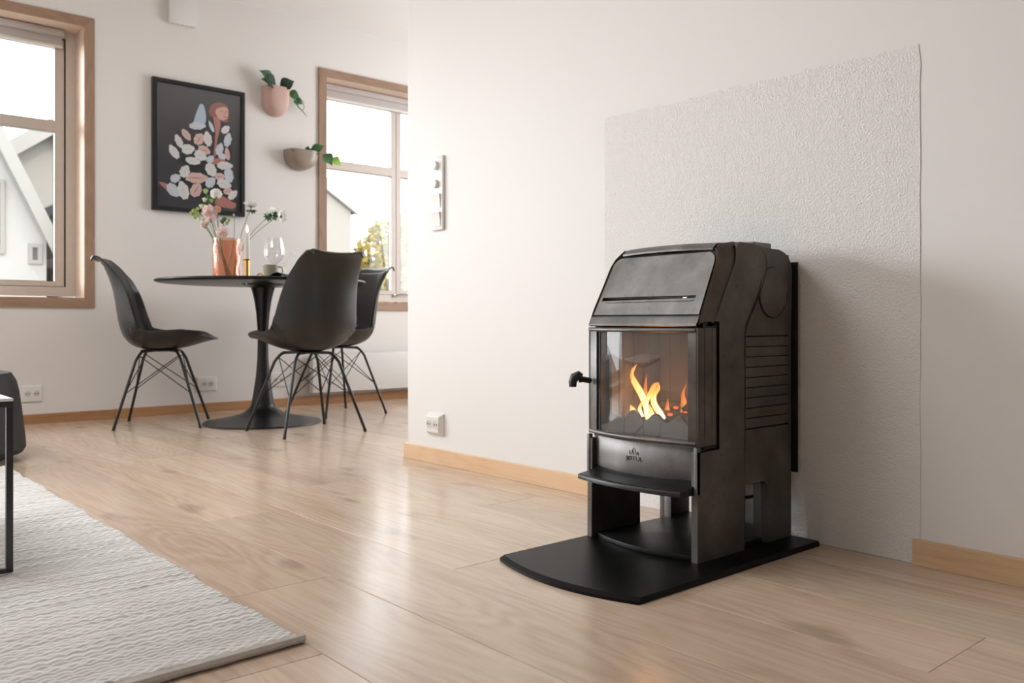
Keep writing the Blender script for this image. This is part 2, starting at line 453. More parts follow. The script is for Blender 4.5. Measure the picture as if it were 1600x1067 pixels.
class MB:
    def __init__(self):
        self.bm = bmesh.new()
        self.slot = 0

    def face(self, vs):
        try:
            f = self.bm.faces.new(vs)
            f.material_index = self.slot
            return f
        except ValueError:
            return None

    def box(self, a, b, bevel=0.0):
        x0, y0, z0 = a
        x1, y1, z1 = b
        v = [self.bm.verts.new(p) for p in ((x0, y0, z0), (x1, y0, z0), (x1, y1, z0), (x0, y1, z0),
                                            (x0, y0, z1), (x1, y0, z1), (x1, y1, z1), (x0, y1, z1))]
        fs = [self.face([v[i] for i in q]) for q in ((0, 3, 2, 1), (4, 5, 6, 7), (0, 1, 5, 4), (1, 2, 6, 5), (2, 3, 7, 6), (3, 0, 4, 7))]
        if bevel > 0:
            es = list({e for f in fs for e in f.edges})
            bmesh.ops.bevel(self.bm, geom=es, offset=bevel, segments=2, profile=0.6, affect='EDGES')
        return self

    def tube(self, pts, r, n=10, cap=True):
        pts = [Vector(p) for p in pts]
        rs = r if isinstance(r, (list, tuple)) else [r] * len(pts)
        rings = []
        t0 = (pts[1] - pts[0]).normalized()
        up = Vector((0, 0, 1)) if abs(t0.z) < 0.9 else Vector((1, 0, 0))
        nrm = (up - t0 * up.dot(t0)).normalized()
        for i, p in enumerate(pts):
            if i == 0:
                t = t0
            elif i == len(pts) - 1:
                t = (pts[i] - pts[i - 1]).normalized()
            else:
                t = ((pts[i] - pts[i - 1]).normalized() + (pts[i + 1] - pts[i]).normalized()).normalized()
            nrm = (nrm - t * nrm.dot(t)).normalized()
            bn = t.cross(nrm)
            rings.append([self.bm.verts.new(p + (nrm * math.cos(a) + bn * math.sin(a)) * rs[i])
                          for a in [2 * PI * k / n for k in range(n)]])
        for i in range(len(rings) - 1):
            for k in range(n):
                self.face([rings[i][k], rings[i][(k + 1) % n], rings[i + 1][(k + 1) % n], rings[i + 1][k]])
        if cap:
            self.face(rings[0][::-1])
            self.face(rings[-1])
        return self

    def lathe(self, prof, n=32, c=(0, 0, 0), fr=None, cap0=True, cap1=True):
        rings = []
        for (r, z) in prof:
            rings.append([self.bm.verts.new((c[0] + r * (fr(a, z) if fr else 1) * math.cos(a), c[1] + r * (fr(a, z) if fr else 1) * math.sin(a), c[2] + z))
                          for a in [2 * PI * k / n for k in range(n)]])
        for i in range(len(rings) - 1):
            for k in range(n):
                self.face([rings[i][k], rings[i][(k + 1) % n], rings[i + 1][(k + 1) % n], rings[i + 1][k]])
        if cap0:
            self.face(rings[0][::-1])
        if cap1:
            self.face(rings[-1])
        return self

    def prism(self, poly, d, f=lambda u, v, w: (u, v, w), holes=(), bevel=0.0):
        """polygon (u, v) extruded by w = d[0] .. d[1], mapped to space by f"""
        nb = bmesh.new()
        es = []
        for loop in [poly] + list(holes):
            vs = [nb.verts.new((p[0], p[1], 0)) for p in loop]
            es += [nb.edges.new((vs[i], vs[(i + 1) % len(vs)])) for i in range(len(vs))]
        if holes:
            bmesh.ops.triangle_fill(nb, edges=es, use_beauty=True, use_dissolve=False)
        else:
            nb.faces.new(list(nb.verts))
        r = bmesh.ops.extrude_face_region(nb, geom=list(nb.faces))
        for e in r['geom']:
            if isinstance(e, bmesh.types.BMVert):
                e.co.z = 1
        bmesh.ops.recalc_face_normals(nb, faces=nb.faces)
        if bevel > 0:
            sharp = [e for e in nb.edges if len(e.link_faces) == 2 and e.calc_face_angle(0) > 0.6
                     and (e.verts[0].co.z == e.verts[1].co.z)]
            for v in nb.verts:
                v.co = Vector(f(v.co.x, v.co.y, d[0] + (d[1] - d[0]) * v.co.z))
            bmesh.ops.bevel(nb, geom=sharp, offset=bevel, segments=2, profile=0.6, affect='EDGES')
        else:
            for v in nb.verts:
                v.co = Vector(f(v.co.x, v.co.y, d[0] + (d[1] - d[0]) * v.co.z))
        self.merge(nb)
        return self

    def merge(self, nb):
        mp = {}
        for v in nb.verts:
            mp[v] = self.bm.verts.new(v.co)
        for f in nb.faces:
            self.face([mp[v] for v in f.verts])
        nb.free()

    def grid(self, fn, nu, nv, wrap=False, flip=False):
        g = [[self.bm.verts.new(fn(i / (nu - 1), j / (nv - 1))) for j in range(nv)] for i in range(nu)]
        for i in range(nu - 1):
            for j in range(nv - 1):
                q = [g[i][j], g[i + 1][j], g[i + 1][j + 1], g[i][j + 1]]
                self.face(q[::-1] if flip else q)
        return g

    def ball(self, c, r, sx=1, sy=1, sz=1, seg=14, rings=9):
        c = Vector(c)
        rr = []
        for i in range(1, rings):
            th = PI * i / rings
            rr.append([self.bm.verts.new(c + Vector((sx * r * math.sin(th) * math.cos(2 * PI * k / seg),
                                                     sy * r * math.sin(th) * math.sin(2 * PI * k / seg), sz * r * math.cos(th)))) for k in range(seg)])
        t = self.bm.verts.new(c + Vector((0, 0, r * sz)))
        b = self.bm.verts.new(c - Vector((0, 0, r * sz)))
        for k in range(seg):
            self.face([t, rr[0][k], rr[0][(k + 1) % seg]])
            self.face([b, rr[-1][(k + 1) % seg], rr[-1][k]])
        for i in range(len(rr) - 1):
            for k in range(seg):
                self.face([rr[i][k], rr[i + 1][k], rr[i + 1][(k + 1) % seg], rr[i][(k + 1) % seg]])
        return self

    def build(self, name, mats, parent=None, smooth=35, origin=None, recalc=True):
        if recalc:
            bmesh.ops.recalc_face_normals(self.bm, faces=self.bm.faces)
        me = bpy.data.meshes.new(name)
        if parent is not None:
            off = OFF.get(parent.name, Vector())
        elif origin is not None:
            off = Vector(origin)
        else:
            cs = [v.co for v in self.bm.verts]
            off = Vector(((min(c.x for c in cs) + max(c.x for c in cs)) / 2, (min(c.y for c in cs) + max(c.y for c in cs)) / 2, min(c.z for c in cs)))
        for v in self.bm.verts:
            v.co -= off
        self.bm.to_mesh(me)
        self.bm.free()
        for mm in (mats if isinstance(mats, (list, tuple)) else [mats]):
            me.materials.append(mm)
        if smooth:
            me.shade_smooth()
            me.set_sharp_from_angle(angle=math.radians(smooth))
        o = bpy.data.objects.new(name, me)
        COL.objects.link(o)
        OFF[o.name] = off
        if parent is not None:
            o.parent = parent
        else:
            o.location = off
        return o


def tag(o, label=None, cat=None, group=None, kind=None):
    if label:
        o['label'] = label
    if cat:
        o['category'] = cat
    if group:
        o['group'] = group
    if kind:
        o['kind'] = kind
    return o


def thing(name, loc, label, cat, group=None):
    o = bpy.data.objects.new(name, None)
    o.empty_display_size = 0.05
    COL.objects.link(o)
    o.location = loc
    OFF[o.name] = Vector(loc)
    return tag(o, label, cat, group)


def piece(o, loc):
    """shift a part's own origin to loc (world, unrotated things) without moving it"""
    loc = Vector(loc)
    d = loc - OFF[o.name]
    o.data.transform(Matrix.Translation(-d))
    o.location = Vector(o.location) + d
    OFF[o.name] = loc
    return o


def copy_tree(o, parent=None):
    c = o.copy()
    COL.objects.link(c)
    if parent is not None:
        c.parent = parent
    for ch in list(o.children):
        copy_tree(ch, c)
    return c


def bx(name, a, b, mat, parent=None, bevel=0.0, **kw):
    return MB().box(a, b, bevel).build(name, mat, parent, **kw)


# ------------------------------------------------------------------ room shell
XS, YB, HC = 1.905, 4.99, 2.445          # stove wall plane, back wall plane, ceiling height
XL, YR, XR = -3.0, -2.6, 4.6
PE = 2.81                                 # far end of the stove wall

fl = bx('floor', (XL, YR, -0.06), (XR, YB + 0.2, -0.0125), M['subfloor'])
tag(fl, 'light oak laminate plank floor', kind='structure')
PW, PL = 0.2185, 1.95
known = {3: 1.606, 4: 2.257, 5: 1.475, 6: 0.572, 7: 1.925}
i0 = int(math.floor((XL - 0.021) / PW))
ring = random.Random(3)
for i in range(i0, int(XR / PW) + 1):
    xa, xb = 0.0205 + i * PW, 0.0205 + (i + 1) * PW
    xa, xb = max(xa, XL), min(xb, XR)
    if xb - xa < 0.02:
        continue
    j0 = known.get(i, ring.uniform(0, PL))
    ys = [YR] + [j0 + k * PL for k in range(-4, 5) if YR + 0.05 < j0 + k * PL < YB - 0.05] + [YB]
    for ya, yb in zip(ys, ys[1:]):
        o = bx('plank', (xa + 0.0005, ya + 0.0005, -0.0125), (xb - 0.0005, yb - 0.0005, 0.0), M['floor_oak'], fl, 0.0009, smooth=0)
        piece(o, ((xa + xb) / 2, (ya + yb) / 2, 0))

W1 = (-0.05, 1.303, 0.655, 2.105)        # clear opening inside the casing: x0, x1, z0, z1
W2 = (2.745, 4.10, 0.655, 2.105)
W3 = (-1.75, -0.24, 0.06, 2.105)


def rect(w):
    return [(w[0], w[2]), (w[1], w[2]), (w[1], w[3]), (w[0], w[3])]


mb = MB()
mb.prism([(XL, 0), (XR, 0), (XR, HC), (XL, HC)], (YB, YB + 0.20), lambda u, v, w: (u, w, v), holes=[rect(W1), rect(W2), rect(W3)])
wb = tag(mb.build('wall_back', M['wall_back'], smooth=0), 'warm white back wall with two wood framed windows', kind='structure')
# plaster joint between the two windows, a slightly proud strip of the older wall
wl = MB().prism([(YR, 0), (YB, 0), (YB, HC), (YR, HC)], (XL - 0.2, XL), lambda u, v, w: (w, u, v)).build('wall_left', M['wall_far'], smooth=0)
tag(wl, 'white side wall left of the camera', kind='structure')
wr = MB().prism([(YR, 0), (YB, 0), (YB, HC), (YR, HC)], (XR, XR + 0.2), lambda u, v, w: (w, u, v),
                holes=[[(2.9, 0.7), (4.3, 0.7), (4.3, 2.1), (2.9, 2.1)]]).build('wall_right', M['wall'], smooth=0)  # opening added to let fill light in
tag(wr, 'white end wall of the dining nook', kind='structure')
wf = MB().prism([(XL, 0), (XR, 0), (XR, HC), (XL, HC)], (YR - 0.2, YR), lambda u, v, w: (u, w, v)).build('wall_front', M['wall_far'], smooth=0)
tag(wf, 'white wall behind the camera', kind='structure')
ws = MB().box((XS, YR, 0), (XS + 0.15, PE, HC)).build('wall_stove', M['wall'], smooth=0)
tag(ws, 'white chimney wall behind the stove', kind='structure')
ce = bx('ceiling', (XL, YR, HC), (XR, YB + 0.2, HC + 0.15), M['ceiling'], smooth=0)
tag(ce, 'flat white ceiling', kind='structure')

# rough plaster patch behind the stove, proud of the wall, with ragged trowel edges
rp_ = random.Random(11)


def ragged(a, b, n, amp):
    return [(a[0] + (b[0] - a[0]) * k / n + rp_.uniform(-amp, amp), a[1] + (b[1] - a[1]) * k / n + rp_.uniform(-amp, amp)) for k in range(n)]


pts = ragged((0.836, 0.0), (0.836, 1.135), 26, 0.0012) + ragged((0.836, 1.135), (1.768, 1.135), 60, 0.005) + ragged((1.768, 1.135), (1.768, 0.0), 26, 0.001)
pts[0] = (0.836, 0.001)
pts.append((1.768, 0.001))
patch = MB().prism(pts, (XS - 0.0014, XS + 0.001), lambda u, v, w: (w, u, v)).build('plaster_patch', M['patch'], ws, smooth=0)
tag(patch, 'rough stippled plaster patch')
# skirting boards
b = MB().box((XS - 0.013, 1.77, 0.0), (XS, PE + 0.013, 0.056), 0.0015)
o = tag(b.build('baseboard_stove_left', M['pine_light'], smooth=0), 'pale pine skirting board left of the stove', kind='structure')
bx('end_return', (XS - 0.0002, PE, 0.0), (XS + 0.15, PE + 0.013, 0.056), M['pine_light'], o, 0.0015, smooth=0)
b = MB().box((XS - 0.013, YR, 0.0), (XS, 0.849, 0.056), 0.0015)
tag(b.build('baseboard_stove_right', M['pine_light'], smooth=0), 'pale pine skirting board right of the stove', kind='structure')
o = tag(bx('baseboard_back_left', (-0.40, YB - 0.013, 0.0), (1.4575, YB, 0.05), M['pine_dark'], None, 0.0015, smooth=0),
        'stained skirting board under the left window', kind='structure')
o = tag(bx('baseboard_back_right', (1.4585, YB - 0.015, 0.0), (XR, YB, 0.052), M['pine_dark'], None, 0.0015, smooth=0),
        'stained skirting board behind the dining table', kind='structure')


# ------------------------------------------------------------------ windows
def window(n, w, panes_x, muntin_z, label, blind=True, handle_x=None):
    x0, x1, z0, z1 = w
    root = tag(bpy.data.objects.new('window_%d' % n, None), label, kind='structure')
    COL.objects.link(root)
    root.location = ((x0 + x1) / 2, YB, z0)
    OFF[root.name] = Vector(root.location)
    cw = 0.051
    # casing: four mitred boards
    for nm, poly, mt in (('casing_board', [(x0 - cw, z0 - cw), (x1 + cw, z0 - cw), (x1, z0), (x0, z0)], 'casing_h'),
                         ('casing_board', [(x1 + cw, z0 - cw), (x1 + cw, z1 + cw), (x1, z1), (x1, z0)], 'casing_v'),
                         ('casing_board', [(x1 + cw, z1 + cw), (x0 - cw, z1 + cw), (x0, z1), (x1, z1)], 'casing_h'),
                         ('casing_board', [(x0 - cw, z1 + cw), (x0 - cw, z0 - cw), (x0, z0), (x0, z1)], 'casing_v')):
        MB().prism(poly, (YB - 0.012, YB + 0.0), lambda u, v, ww: (u, ww, v), bevel=0.0012).build(nm, M[mt], root, smooth=0)
    yf = YB + 0.16
    bx('jamb', (x1 - 0.0005, YB - 0.004, z0), (x1 + 0.012, yf, z1), M['reveal_v'], root, smooth=0)
    bx('jamb', (x0 - 0.012, YB - 0.004, z0), (x0 + 0.0005, yf, z1), M['reveal_v'], root, smooth=0)
    bx('jamb', (x0, YB - 0.004, z1 - 0.0005), (x1, yf, z1 + 0.012), M['reveal_h'], root, smooth=0)
    bx('sill', (x0, YB - 0.004, z0 - 0.012), (x1, yf, z0 + 0.0005), M['reveal_h'], root, smooth=0)
    # outer frame
    fw, sw = 0.049, 0.048

    def frame(name, a0, a1, c0, c1, t, y0, y1, mat, holes=None):
        return MB().prism([(a0, c0), (a1, c0), (a1, c1), (a0, c1)], (y0, y1), lambda u, v, ww: (u, ww, v),
                          holes=holes or [[(a0 + t, c0 + t), (a1 - t, c0 + t), (a1 - t, c1 - t), (a0 + t, c1 - t)]], bevel=0.002).build(name, mat, root, smooth=0)

    frame('outer_frame', x0, x1, z0 + 0.012, z1 + 0.011, fw, yf, yf + 0.05, M['sash'])
    a0, a1, c0, c1 = x0 + fw, x1 - fw, z0 + 0.012 + fw - 0.017, z1 + 0.011 - fw
    frame('gasket', a0 - 0.001, a1 + 0.001, c0 - 0.001, c1 + 0.001, 0.006, yf + 0.004, yf + 0.03, M['sash_gap'])
    xs = [a0 + 0.003] + list(panes_x) + [a1 - 0.003]
    for k in range(len(xs) - 1):
        s0, s1 = xs[k] + (0.003 if k else 0), xs[k + 1] - (0.003 if k < len(xs) - 2 else 0)
        g0, g1, h0, h1 = s0 + sw, s1 - sw, c0 + 0.003 + sw - 0.004, c1 - 0.003 - sw
        if k:
            g0 = s0 + 0.034
        if k < len(xs) - 2:
            g1 = s1 - 0.034
        if muntin_z:
            holes = [[(g0, h0), (g1, h0), (g1, muntin_z - 0.028), (g0, muntin_z - 0.028)], [(g0, muntin_z + 0.028), (g1, muntin_z + 0.028), (g1, h1), (g0, h1)]]
        else:
            holes = [[(g0, h0), (g1, h0), (g1, h1), (g0, h1)]]
        sash = frame('sash', s0, s1, c0 + 0.003, c1 - 0.003, sw, yf + 0.008, yf + 0.045, M['sash'], holes)
        for hh in holes:
            (p0, q0), (p1, q1) = hh[0], hh[2]
            bx('pane', (p0 - 0.004, yf + 0.028, q0 - 0.004), (p1 + 0.004, yf + 0.032, q1 + 0.004), M['pane'], sash, smooth=0)
    if blind:
        bl = MB().box((x0 + 0.03, yf - 0.05, 2.066), (x1 - 0.067 if n == 1 else x1 - 0.04, yf - 0.002, 2.101), 0.006).build('blind_cassette', M['blind'], root)
        bx('blind_fabric', (x0 + 0.04, yf - 0.020, 2.02), (x1 - 0.072 if n == 1 else x1 - 0.05, yf - 0.012, 2.07), M['blind'], bl, 0.002)
        bx('blind_bar', (x0 + 0.04, yf - 0.026, 2.008), (x1 - 0.070 if n == 1 else x1 - 0.05, yf - 0.008, 2.022), M['blind_bar'], bl, 0.003)
    if handle_x:
        h = MB().box((handle_x, yf - 0.012, 0.700), (handle_x + 0.03, yf + 0.010, 0.722), 0.004).build('window_handle', M['chrome'], root)
        MB().tube([(handle_x + 0.02, yf - 0.014, 0.712), (handle_x + 0.06, yf - 0.03, 0.724), (handle_x + 0.14, yf - 0.03, 0.726)], [0.008, 0.007, 0.007]).build('lever', M['chrome'], h)
    return root


window(1, W1, [0.45], 1.586, 'left window with brown wood casing and half lowered cassette blind')
window(2, W2, [3.396], 1.580, 'right window with brown wood casing behind the chairs', handle_x=3.36)
window(3, W3, [], None, 'added opening outside the picture that lets light in', blind=False)  # unseen opening, added and sized to shape light on the stove wall

# ------------------------------------------------------------------ outside
g = tag(bx('ground', (-40, 6, -2.6), (60, 70, -2.5), M['ground'], smooth=0), 'pale ground outside below the windows', kind='structure')


def gable_house(name, label, apex, half, pitch, y0, depth, wall, eave_over=0.35, windows=(), chim=None, zbase=-2.5, fo_=0.4):
    """gable end faces the room (towards -y)"""
    ax, az = apex
    root = thing(name, (ax, y0, zbase), label, 'house')
    ze = az - half * pitch
    MB().prism([(ax - half, zbase), (ax + half, zbase), (ax + half, ze), (ax, az), (ax - half, ze)], (y0, y0 + depth), lambda u, v, w: (u, w, v)).build('gable_wall', wall, root, smooth=0)
    for s in (-1, 1):
        o = eave_over
        MB().prism([(ax, az + 0.02), (ax + s * (half + o), az + 0.02 - (half + o) * pitch), (ax + s * (half + o), az + 0.22 - (half + o) * pitch), (ax, az + 0.22)],
                   (y0 - fo_, y0 + depth + 0.3), lambda u, v, w: (u, w, v)).build('roof_slope', M['house_roof'], root, smooth=0)
        MB().prism([(ax, az - (0.28 if fo_ > 0.1 else 0.0)), (ax + s * (half + o), az - (0.28 if fo_ > 0.1 else 0.0) - (half + o) * pitch), (ax + s * (half + o), az + 0.26 - (half + o) * pitch), (ax, az + 0.26)],
                   (y0 - fo_ - 0.06, y0 - fo_ + 0.02), lambda u, v, w: (u, w, v)).build('barge_board', M['house_trim'], root, smooth=0)
    for (wx, wz, ww, wh) in windows:
        f = MB().prism([(wx - ww / 2, wz), (wx + ww / 2, wz), (wx + ww / 2, wz + wh), (wx - ww / 2, wz + wh)], (y0 - 0.06, y0 + 0.02), lambda u, v, w: (u, w, v),
                       holes=[[(wx - ww / 2 + 0.08, wz + 0.08), (wx + ww / 2 - 0.08, wz + 0.08), (wx + ww / 2 - 0.08, wz + wh - 0.08), (wx - ww / 2 + 0.08, wz + wh - 0.08)]]).build('house_window', M['house_trim'], root, smooth=0)
        bx('window_glass', (wx - ww / 2 + 0.07, y0 - 0.015, wz + 0.07), (wx + ww / 2 - 0.07, y0 - 0.005, wz + wh - 0.07), M['house_glass'], f, smooth=0)
    if chim:
        cx, cz0, cz1, cw, cy = chim
        c = bx('chimney', (cx - cw, cy, cz0), (cx + cw, cy + 2 * cw, cz1), M['chimney'], root, 0.03, smooth=0)
        bx('chimney_cap', (cx - cw - 0.06, cy - 0.06, cz1), (cx + cw + 0.06, cy + 2 * cw + 0.06, cz1 + 0.08), M['chimney'], c, smooth=0)
    return root


gable_house('gabled_house', 'white gabled house close outside the left window', (2.75, 5.95), 1.75, 2.1, 20, 7, M['house_white'], 0.2,
            windows=[(3.45, 1.9, 0.55, 1.5), (4.28, 1.72, 0.26, 0.42)])
gable_house('neighbour_house', 'grey roofed house beyond the gabled house, seen in the left window', (6.6, 6.4), 2.4, 0.75, 29, 6, M['house_wall'], 0.5,
            windows=[(5.5, 2.4, 0.5, 0.7)])
gable_house('rendered_house', 'cream rendered house with grey chimney outside the right window', (7.1, 4.28), 2.3, 0.62, 16, 6, M['house_wall'], 0.12,
            chim=(8.84, 2.9, 3.42, 0.16, 16.4), fo_=0.05)


def tree(label, loc, h, crown, nleaf, mats, seed, size=0.16):
    rr = random.Random(seed)
    root = thing('autumn_tree', loc, label, 'tree', )
    x, y, z = loc
    mb = MB().tube([(x, y, z), (x + 0.1, y, z + h * 0.4), (x, y + 0.1, z + h * 0.7), (x + 0.05, y, z + h)], [0.16, 0.12, 0.08, 0.02], 8)
    for k in range(7):
        a = rr.uniform(0, 2 * PI)
        zz = z + h * rr.uniform(0.3, 0.75)
        mb.tube([(x, y, zz), (x + math.cos(a) * crown * 0.45, y + math.sin(a) * crown * 0.45, zz + 0.6), (x + math.cos(a) * crown * 0.8, y + math.sin(a) * crown * 0.8, zz + 1.3)], [0.06, 0.04, 0.015], 6)
    mb.build('trunk', M['bark'], root)
    lf = MB()
    for k in range(nleaf):
        d = Vector((rr.gauss(0, 1), rr.gauss(0, 1), rr.gauss(0, 1))).normalized() * (rr.random() ** 0.45)
        c = Vector((x + d.x * crown, y + d.y * crown, z + h * 0.62 + d.z * h * 0.42))
        e1 = Vector((rr.gauss(0, 1), rr.gauss(0, 1), rr.gauss(0, 1))).normalized() * size * rr.uniform(0.6, 1.2)
        e2 = e1.cross(Vector((rr.gauss(0, 1), rr.gauss(0, 1), rr.gauss(0, 1)))).normalized() * e1.length * 0.6
        lf.slot = 0 if rr.random() < 0.75 else 1
        lf.face([lf.bm.verts.new(c + q) for q in (e1, e2, -e1, -e2)])
    f = lf.build('foliage', mats, root, smooth=0, recalc=False)
    tag(f, kind='stuff')
    return root


tree('yellow autumn tree just right of the cream house, outside the right window', (11.6, 17.5, -2.5), 5.4, 1.35, 6500, [M['autumn_leaf'], M['autumn_green']], 1, 0.12)
tree('yellow green tree behind the mullion of the right window', (14.2, 19.5, -2.5), 6.0, 1.7, 7500, [M['autumn_leaf'], M['autumn_green']], 2, 0.13)

# ------------------------------------------------------------------ rug
RX0, RX1, RY0, RY1 = -1.1, 0.672, 1.300, 3.53
rug = thing('rug', ((RX0 + RX1) / 2, (RY0 + RY1) / 2, 0), 'off white braided wool rug on the oak floor, front left', 'rug')
rowp = 0.0112
nrow = int((RY1 - RY0) / rowp)
nx = 420
sub = 5
rg = np.random.default_rng(5)
xs = np.concatenate([np.linspace(0, 0.994, nx - 8), np.linspace(0.9952, 1, 8)])
verts = []
edge_w = 0.0035 * np.sin(np.linspace(0, 34, nrow * sub + 1)) + 0.002 * np.sin(np.linspace(1, 91, nrow * sub + 1))
phase = np.repeat(rg.uniform(0, 6.28, nrow + 1), sub)[: nrow * sub + 1]
rowh = np.repeat(rg.uniform(0.75, 1.15, nrow + 1), sub)[: nrow * sub + 1]
tt = np.arange(nrow * sub + 1)
prof = np.abs(np.sin(PI * (tt % sub) / sub)) ** 0.6
wander = 0.0015 * np.sin(np.outer(np.linspace(0, 3, nrow * sub + 1), np.ones(nx)) * 4 + xs[None, :] * 9)
X = RX0 + xs[None, :] * (RX1 + edge_w[:, None] - RX0)
Yg = RY0 + tt[:, None] * rowp / sub + wander + 0.0003 * np.sin(X * 120 + phase[:, None])
lump = 0.66 + 0.34 * np.abs(np.sin(X * 125 + phase[:, None]))
Zg = (0.0040 + 0.0085 * prof[:, None] * lump * rowh[:, None]) * np.clip((RX1 + edge_w[:, None] - X) / 0.008, 0, 1) ** 0.45 + 0.0006
top = np.stack([X, Yg, Zg], -1).reshape(-1, 3)
ny = nrow * sub + 1
idx = np.arange(ny * nx).reshape(ny, nx)
quads = np.stack([idx[:-1, :-1], idx[:-1, 1:], idx[1:, 1:], idx[1:, :-1]], -1).reshape(-1, 4)
me = bpy.data.meshes.new('braided_rows')
off = np.array(OFF[rug.name])
me.from_pydata((top - off).tolist(), [], quads.tolist())
me.materials.append(M['rug'])
me.shade_smooth()
ob = bpy.data.objects.new('braided_rows', me)
COL.objects.link(ob)
ob.parent = rug
OFF[ob.name] = Vector(OFF[rug.name])
tag(ob, kind='stuff')
mb = MB()
bp_ = [(RX0, RY0 + 0.02, 0.0), (RX1 - 0.012, RY0 + 0.02, 0.0), (RX1 - 0.012, RY1, 0.0), (RX0, RY1, 0.0)]
mb.prism([(p[0], p[1]) for p in bp_], (0.0005, 0.0055))
mb.build('backing', M['rug_hem'], rug)
mb = MB()
pts = [(RX0 + (RX1 + 0.004 - RX0) * k / 60, RY0 - 0.002 + 0.004 * math.sin(k * 0.15 * 9 / 6), 0.0085) for k in range(61)]
mb.tube(pts, [0.0085 * (0.94 + 0.06 * math.sin(k * 2.2)) for k in range(61)], 8)
mb.build('front_hem', M['rug_hem'], rug)

# ------------------------------------------------------------------ stove
SX, SY = 1.70, 1.2925
hearth = MB()


def bow(y, x_end, b, hw, yc=SY):
    return x_end - b * (1 - ((y - yc) / hw) ** 2)


HY0, HY1 = 1.062, 1.463
front = [(bow(HY0 + (HY1 - HY0) * k / 24, 1.236, 0.042, (HY1 - HY0) / 2, (HY0 + HY1) / 2), HY0 + (HY1 - HY0) * k / 24) for k in range(25)]
poly = front + [(1.884, HY1), (1.884, HY0)]
hp = MB().prism(poly, (0.0, 0.006)).build('hearth_plate', M['hearth'])
tag(hp, 'black steel hearth plate with curved front under the stove', 'hearth plate')
# bevelled upper layer, set in from the front edge
front2 = [(x + 0.011, y) for x, y in front]
front2[0] = (front2[0][0], HY0 + 0.003)
front2[-1] = (front2[-1][0], HY1 - 0.003)
mb = MB()
lo = front + [(1.884, HY1), (1.884, HY0)]
hi = front2 + [(1.884, HY1 - 0.003), (1.884, HY0 + 0.003)]
vl = [mb.bm.verts.new((p[0], p[1], 0.006)) for p in lo]
vh = [mb.bm.verts.new((p[0], p[1], 0.012)) for p in hi]
for k in range(len(vl)):
    mb.face([vl[k], vl[(k + 1) % len(vl)], vh[(k + 1) % len(vl)], vh[k]])
mb.face(vh)
mb.build('bevelled_top', M['hearth'], hp, smooth=20)

ZF = 0.0125
st = thing('wood_stove', (SX, SY, ZF), 'dark cast iron wood stove with lit fire against the white wall', 'stove')
Y0s, Y1s = 1.130, 1.455


def both(fn):
    for s in (0, 1):
        fn(lambda w, s=s: (Y0s + w) if s == 0 else (Y1s - w), s)


# front side bands with the front legs
band = [(1.506, ZF), (1.681, ZF), (1.681, 0.500), (1.690, 0.520), (1.702, 0.540), (1.722, 0.566), (1.742, 0.597), (1.756, 0.622), (1.764, 0.645),
        (1.767, 0.668), (1.762, 0.685), (1.750, 0.697), (1.735, 0.704), (1.710, 0.708), (1.664, 0.709), (1.650, 0.703), (1.645, 0.690), (1.641, 0.660),
        (1.563, 0.530), (1.584, 0.530), (1.584, 0.250), (1.506, 0.250)]
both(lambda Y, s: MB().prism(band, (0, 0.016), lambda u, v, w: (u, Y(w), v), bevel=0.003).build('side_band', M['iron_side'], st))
# rear side panels: top with disc, louver slats, rear legs
rear_top = [(1.660, 0.4965), (1.865, 0.4965), (1.879, 0.4965), (1.879, 0.655), (1.874, 0.672), (1.864, 0.685), (1.850, 0.694), (1.828, 0.700), (1.735, 0.702), (1.690, 0.66), (1.66, 0.60)]
rear_low = [(1.681, 0.2825), (1.879, 0.2825), (1.879, ZF), (1.774, ZF), (1.774, 0.148), (1.764, 0.158), (1.681, 0.158)]


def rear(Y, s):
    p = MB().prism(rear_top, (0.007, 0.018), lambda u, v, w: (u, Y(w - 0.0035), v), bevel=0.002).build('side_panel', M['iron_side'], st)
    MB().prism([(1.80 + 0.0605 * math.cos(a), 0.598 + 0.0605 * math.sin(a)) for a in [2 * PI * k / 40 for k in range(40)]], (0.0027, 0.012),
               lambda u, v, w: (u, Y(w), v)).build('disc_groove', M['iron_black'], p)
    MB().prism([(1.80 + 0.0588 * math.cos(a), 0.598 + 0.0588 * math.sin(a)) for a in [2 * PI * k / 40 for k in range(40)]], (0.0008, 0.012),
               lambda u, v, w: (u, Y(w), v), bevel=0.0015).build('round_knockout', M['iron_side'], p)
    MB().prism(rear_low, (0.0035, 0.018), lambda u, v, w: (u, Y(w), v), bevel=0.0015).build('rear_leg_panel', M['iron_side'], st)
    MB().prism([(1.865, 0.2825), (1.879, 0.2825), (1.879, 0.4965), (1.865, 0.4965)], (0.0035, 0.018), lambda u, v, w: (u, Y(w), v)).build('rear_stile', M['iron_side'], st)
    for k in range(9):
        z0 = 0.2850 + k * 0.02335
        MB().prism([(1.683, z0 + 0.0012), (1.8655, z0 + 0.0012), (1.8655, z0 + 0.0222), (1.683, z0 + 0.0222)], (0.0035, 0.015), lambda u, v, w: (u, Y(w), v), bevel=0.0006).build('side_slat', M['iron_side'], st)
    MB().prism([(1.60, 0.16), (1.877, 0.16), (1.877, 0.66), (1.66, 0.66), (1.60, 0.55)], (0.0145, 0.019), lambda u, v, w: (u, Y(w), v)).build('inner_side', M['iron_black'], st)
    # door side gap and rear leg flange
    bx('leg_flange', (1.774, min(Y(0.018), Y(0.04)), ZF), (1.782, max(Y(0.018), Y(0.04)), 0.15), M['iron'], st, 0.001)


both(rear)

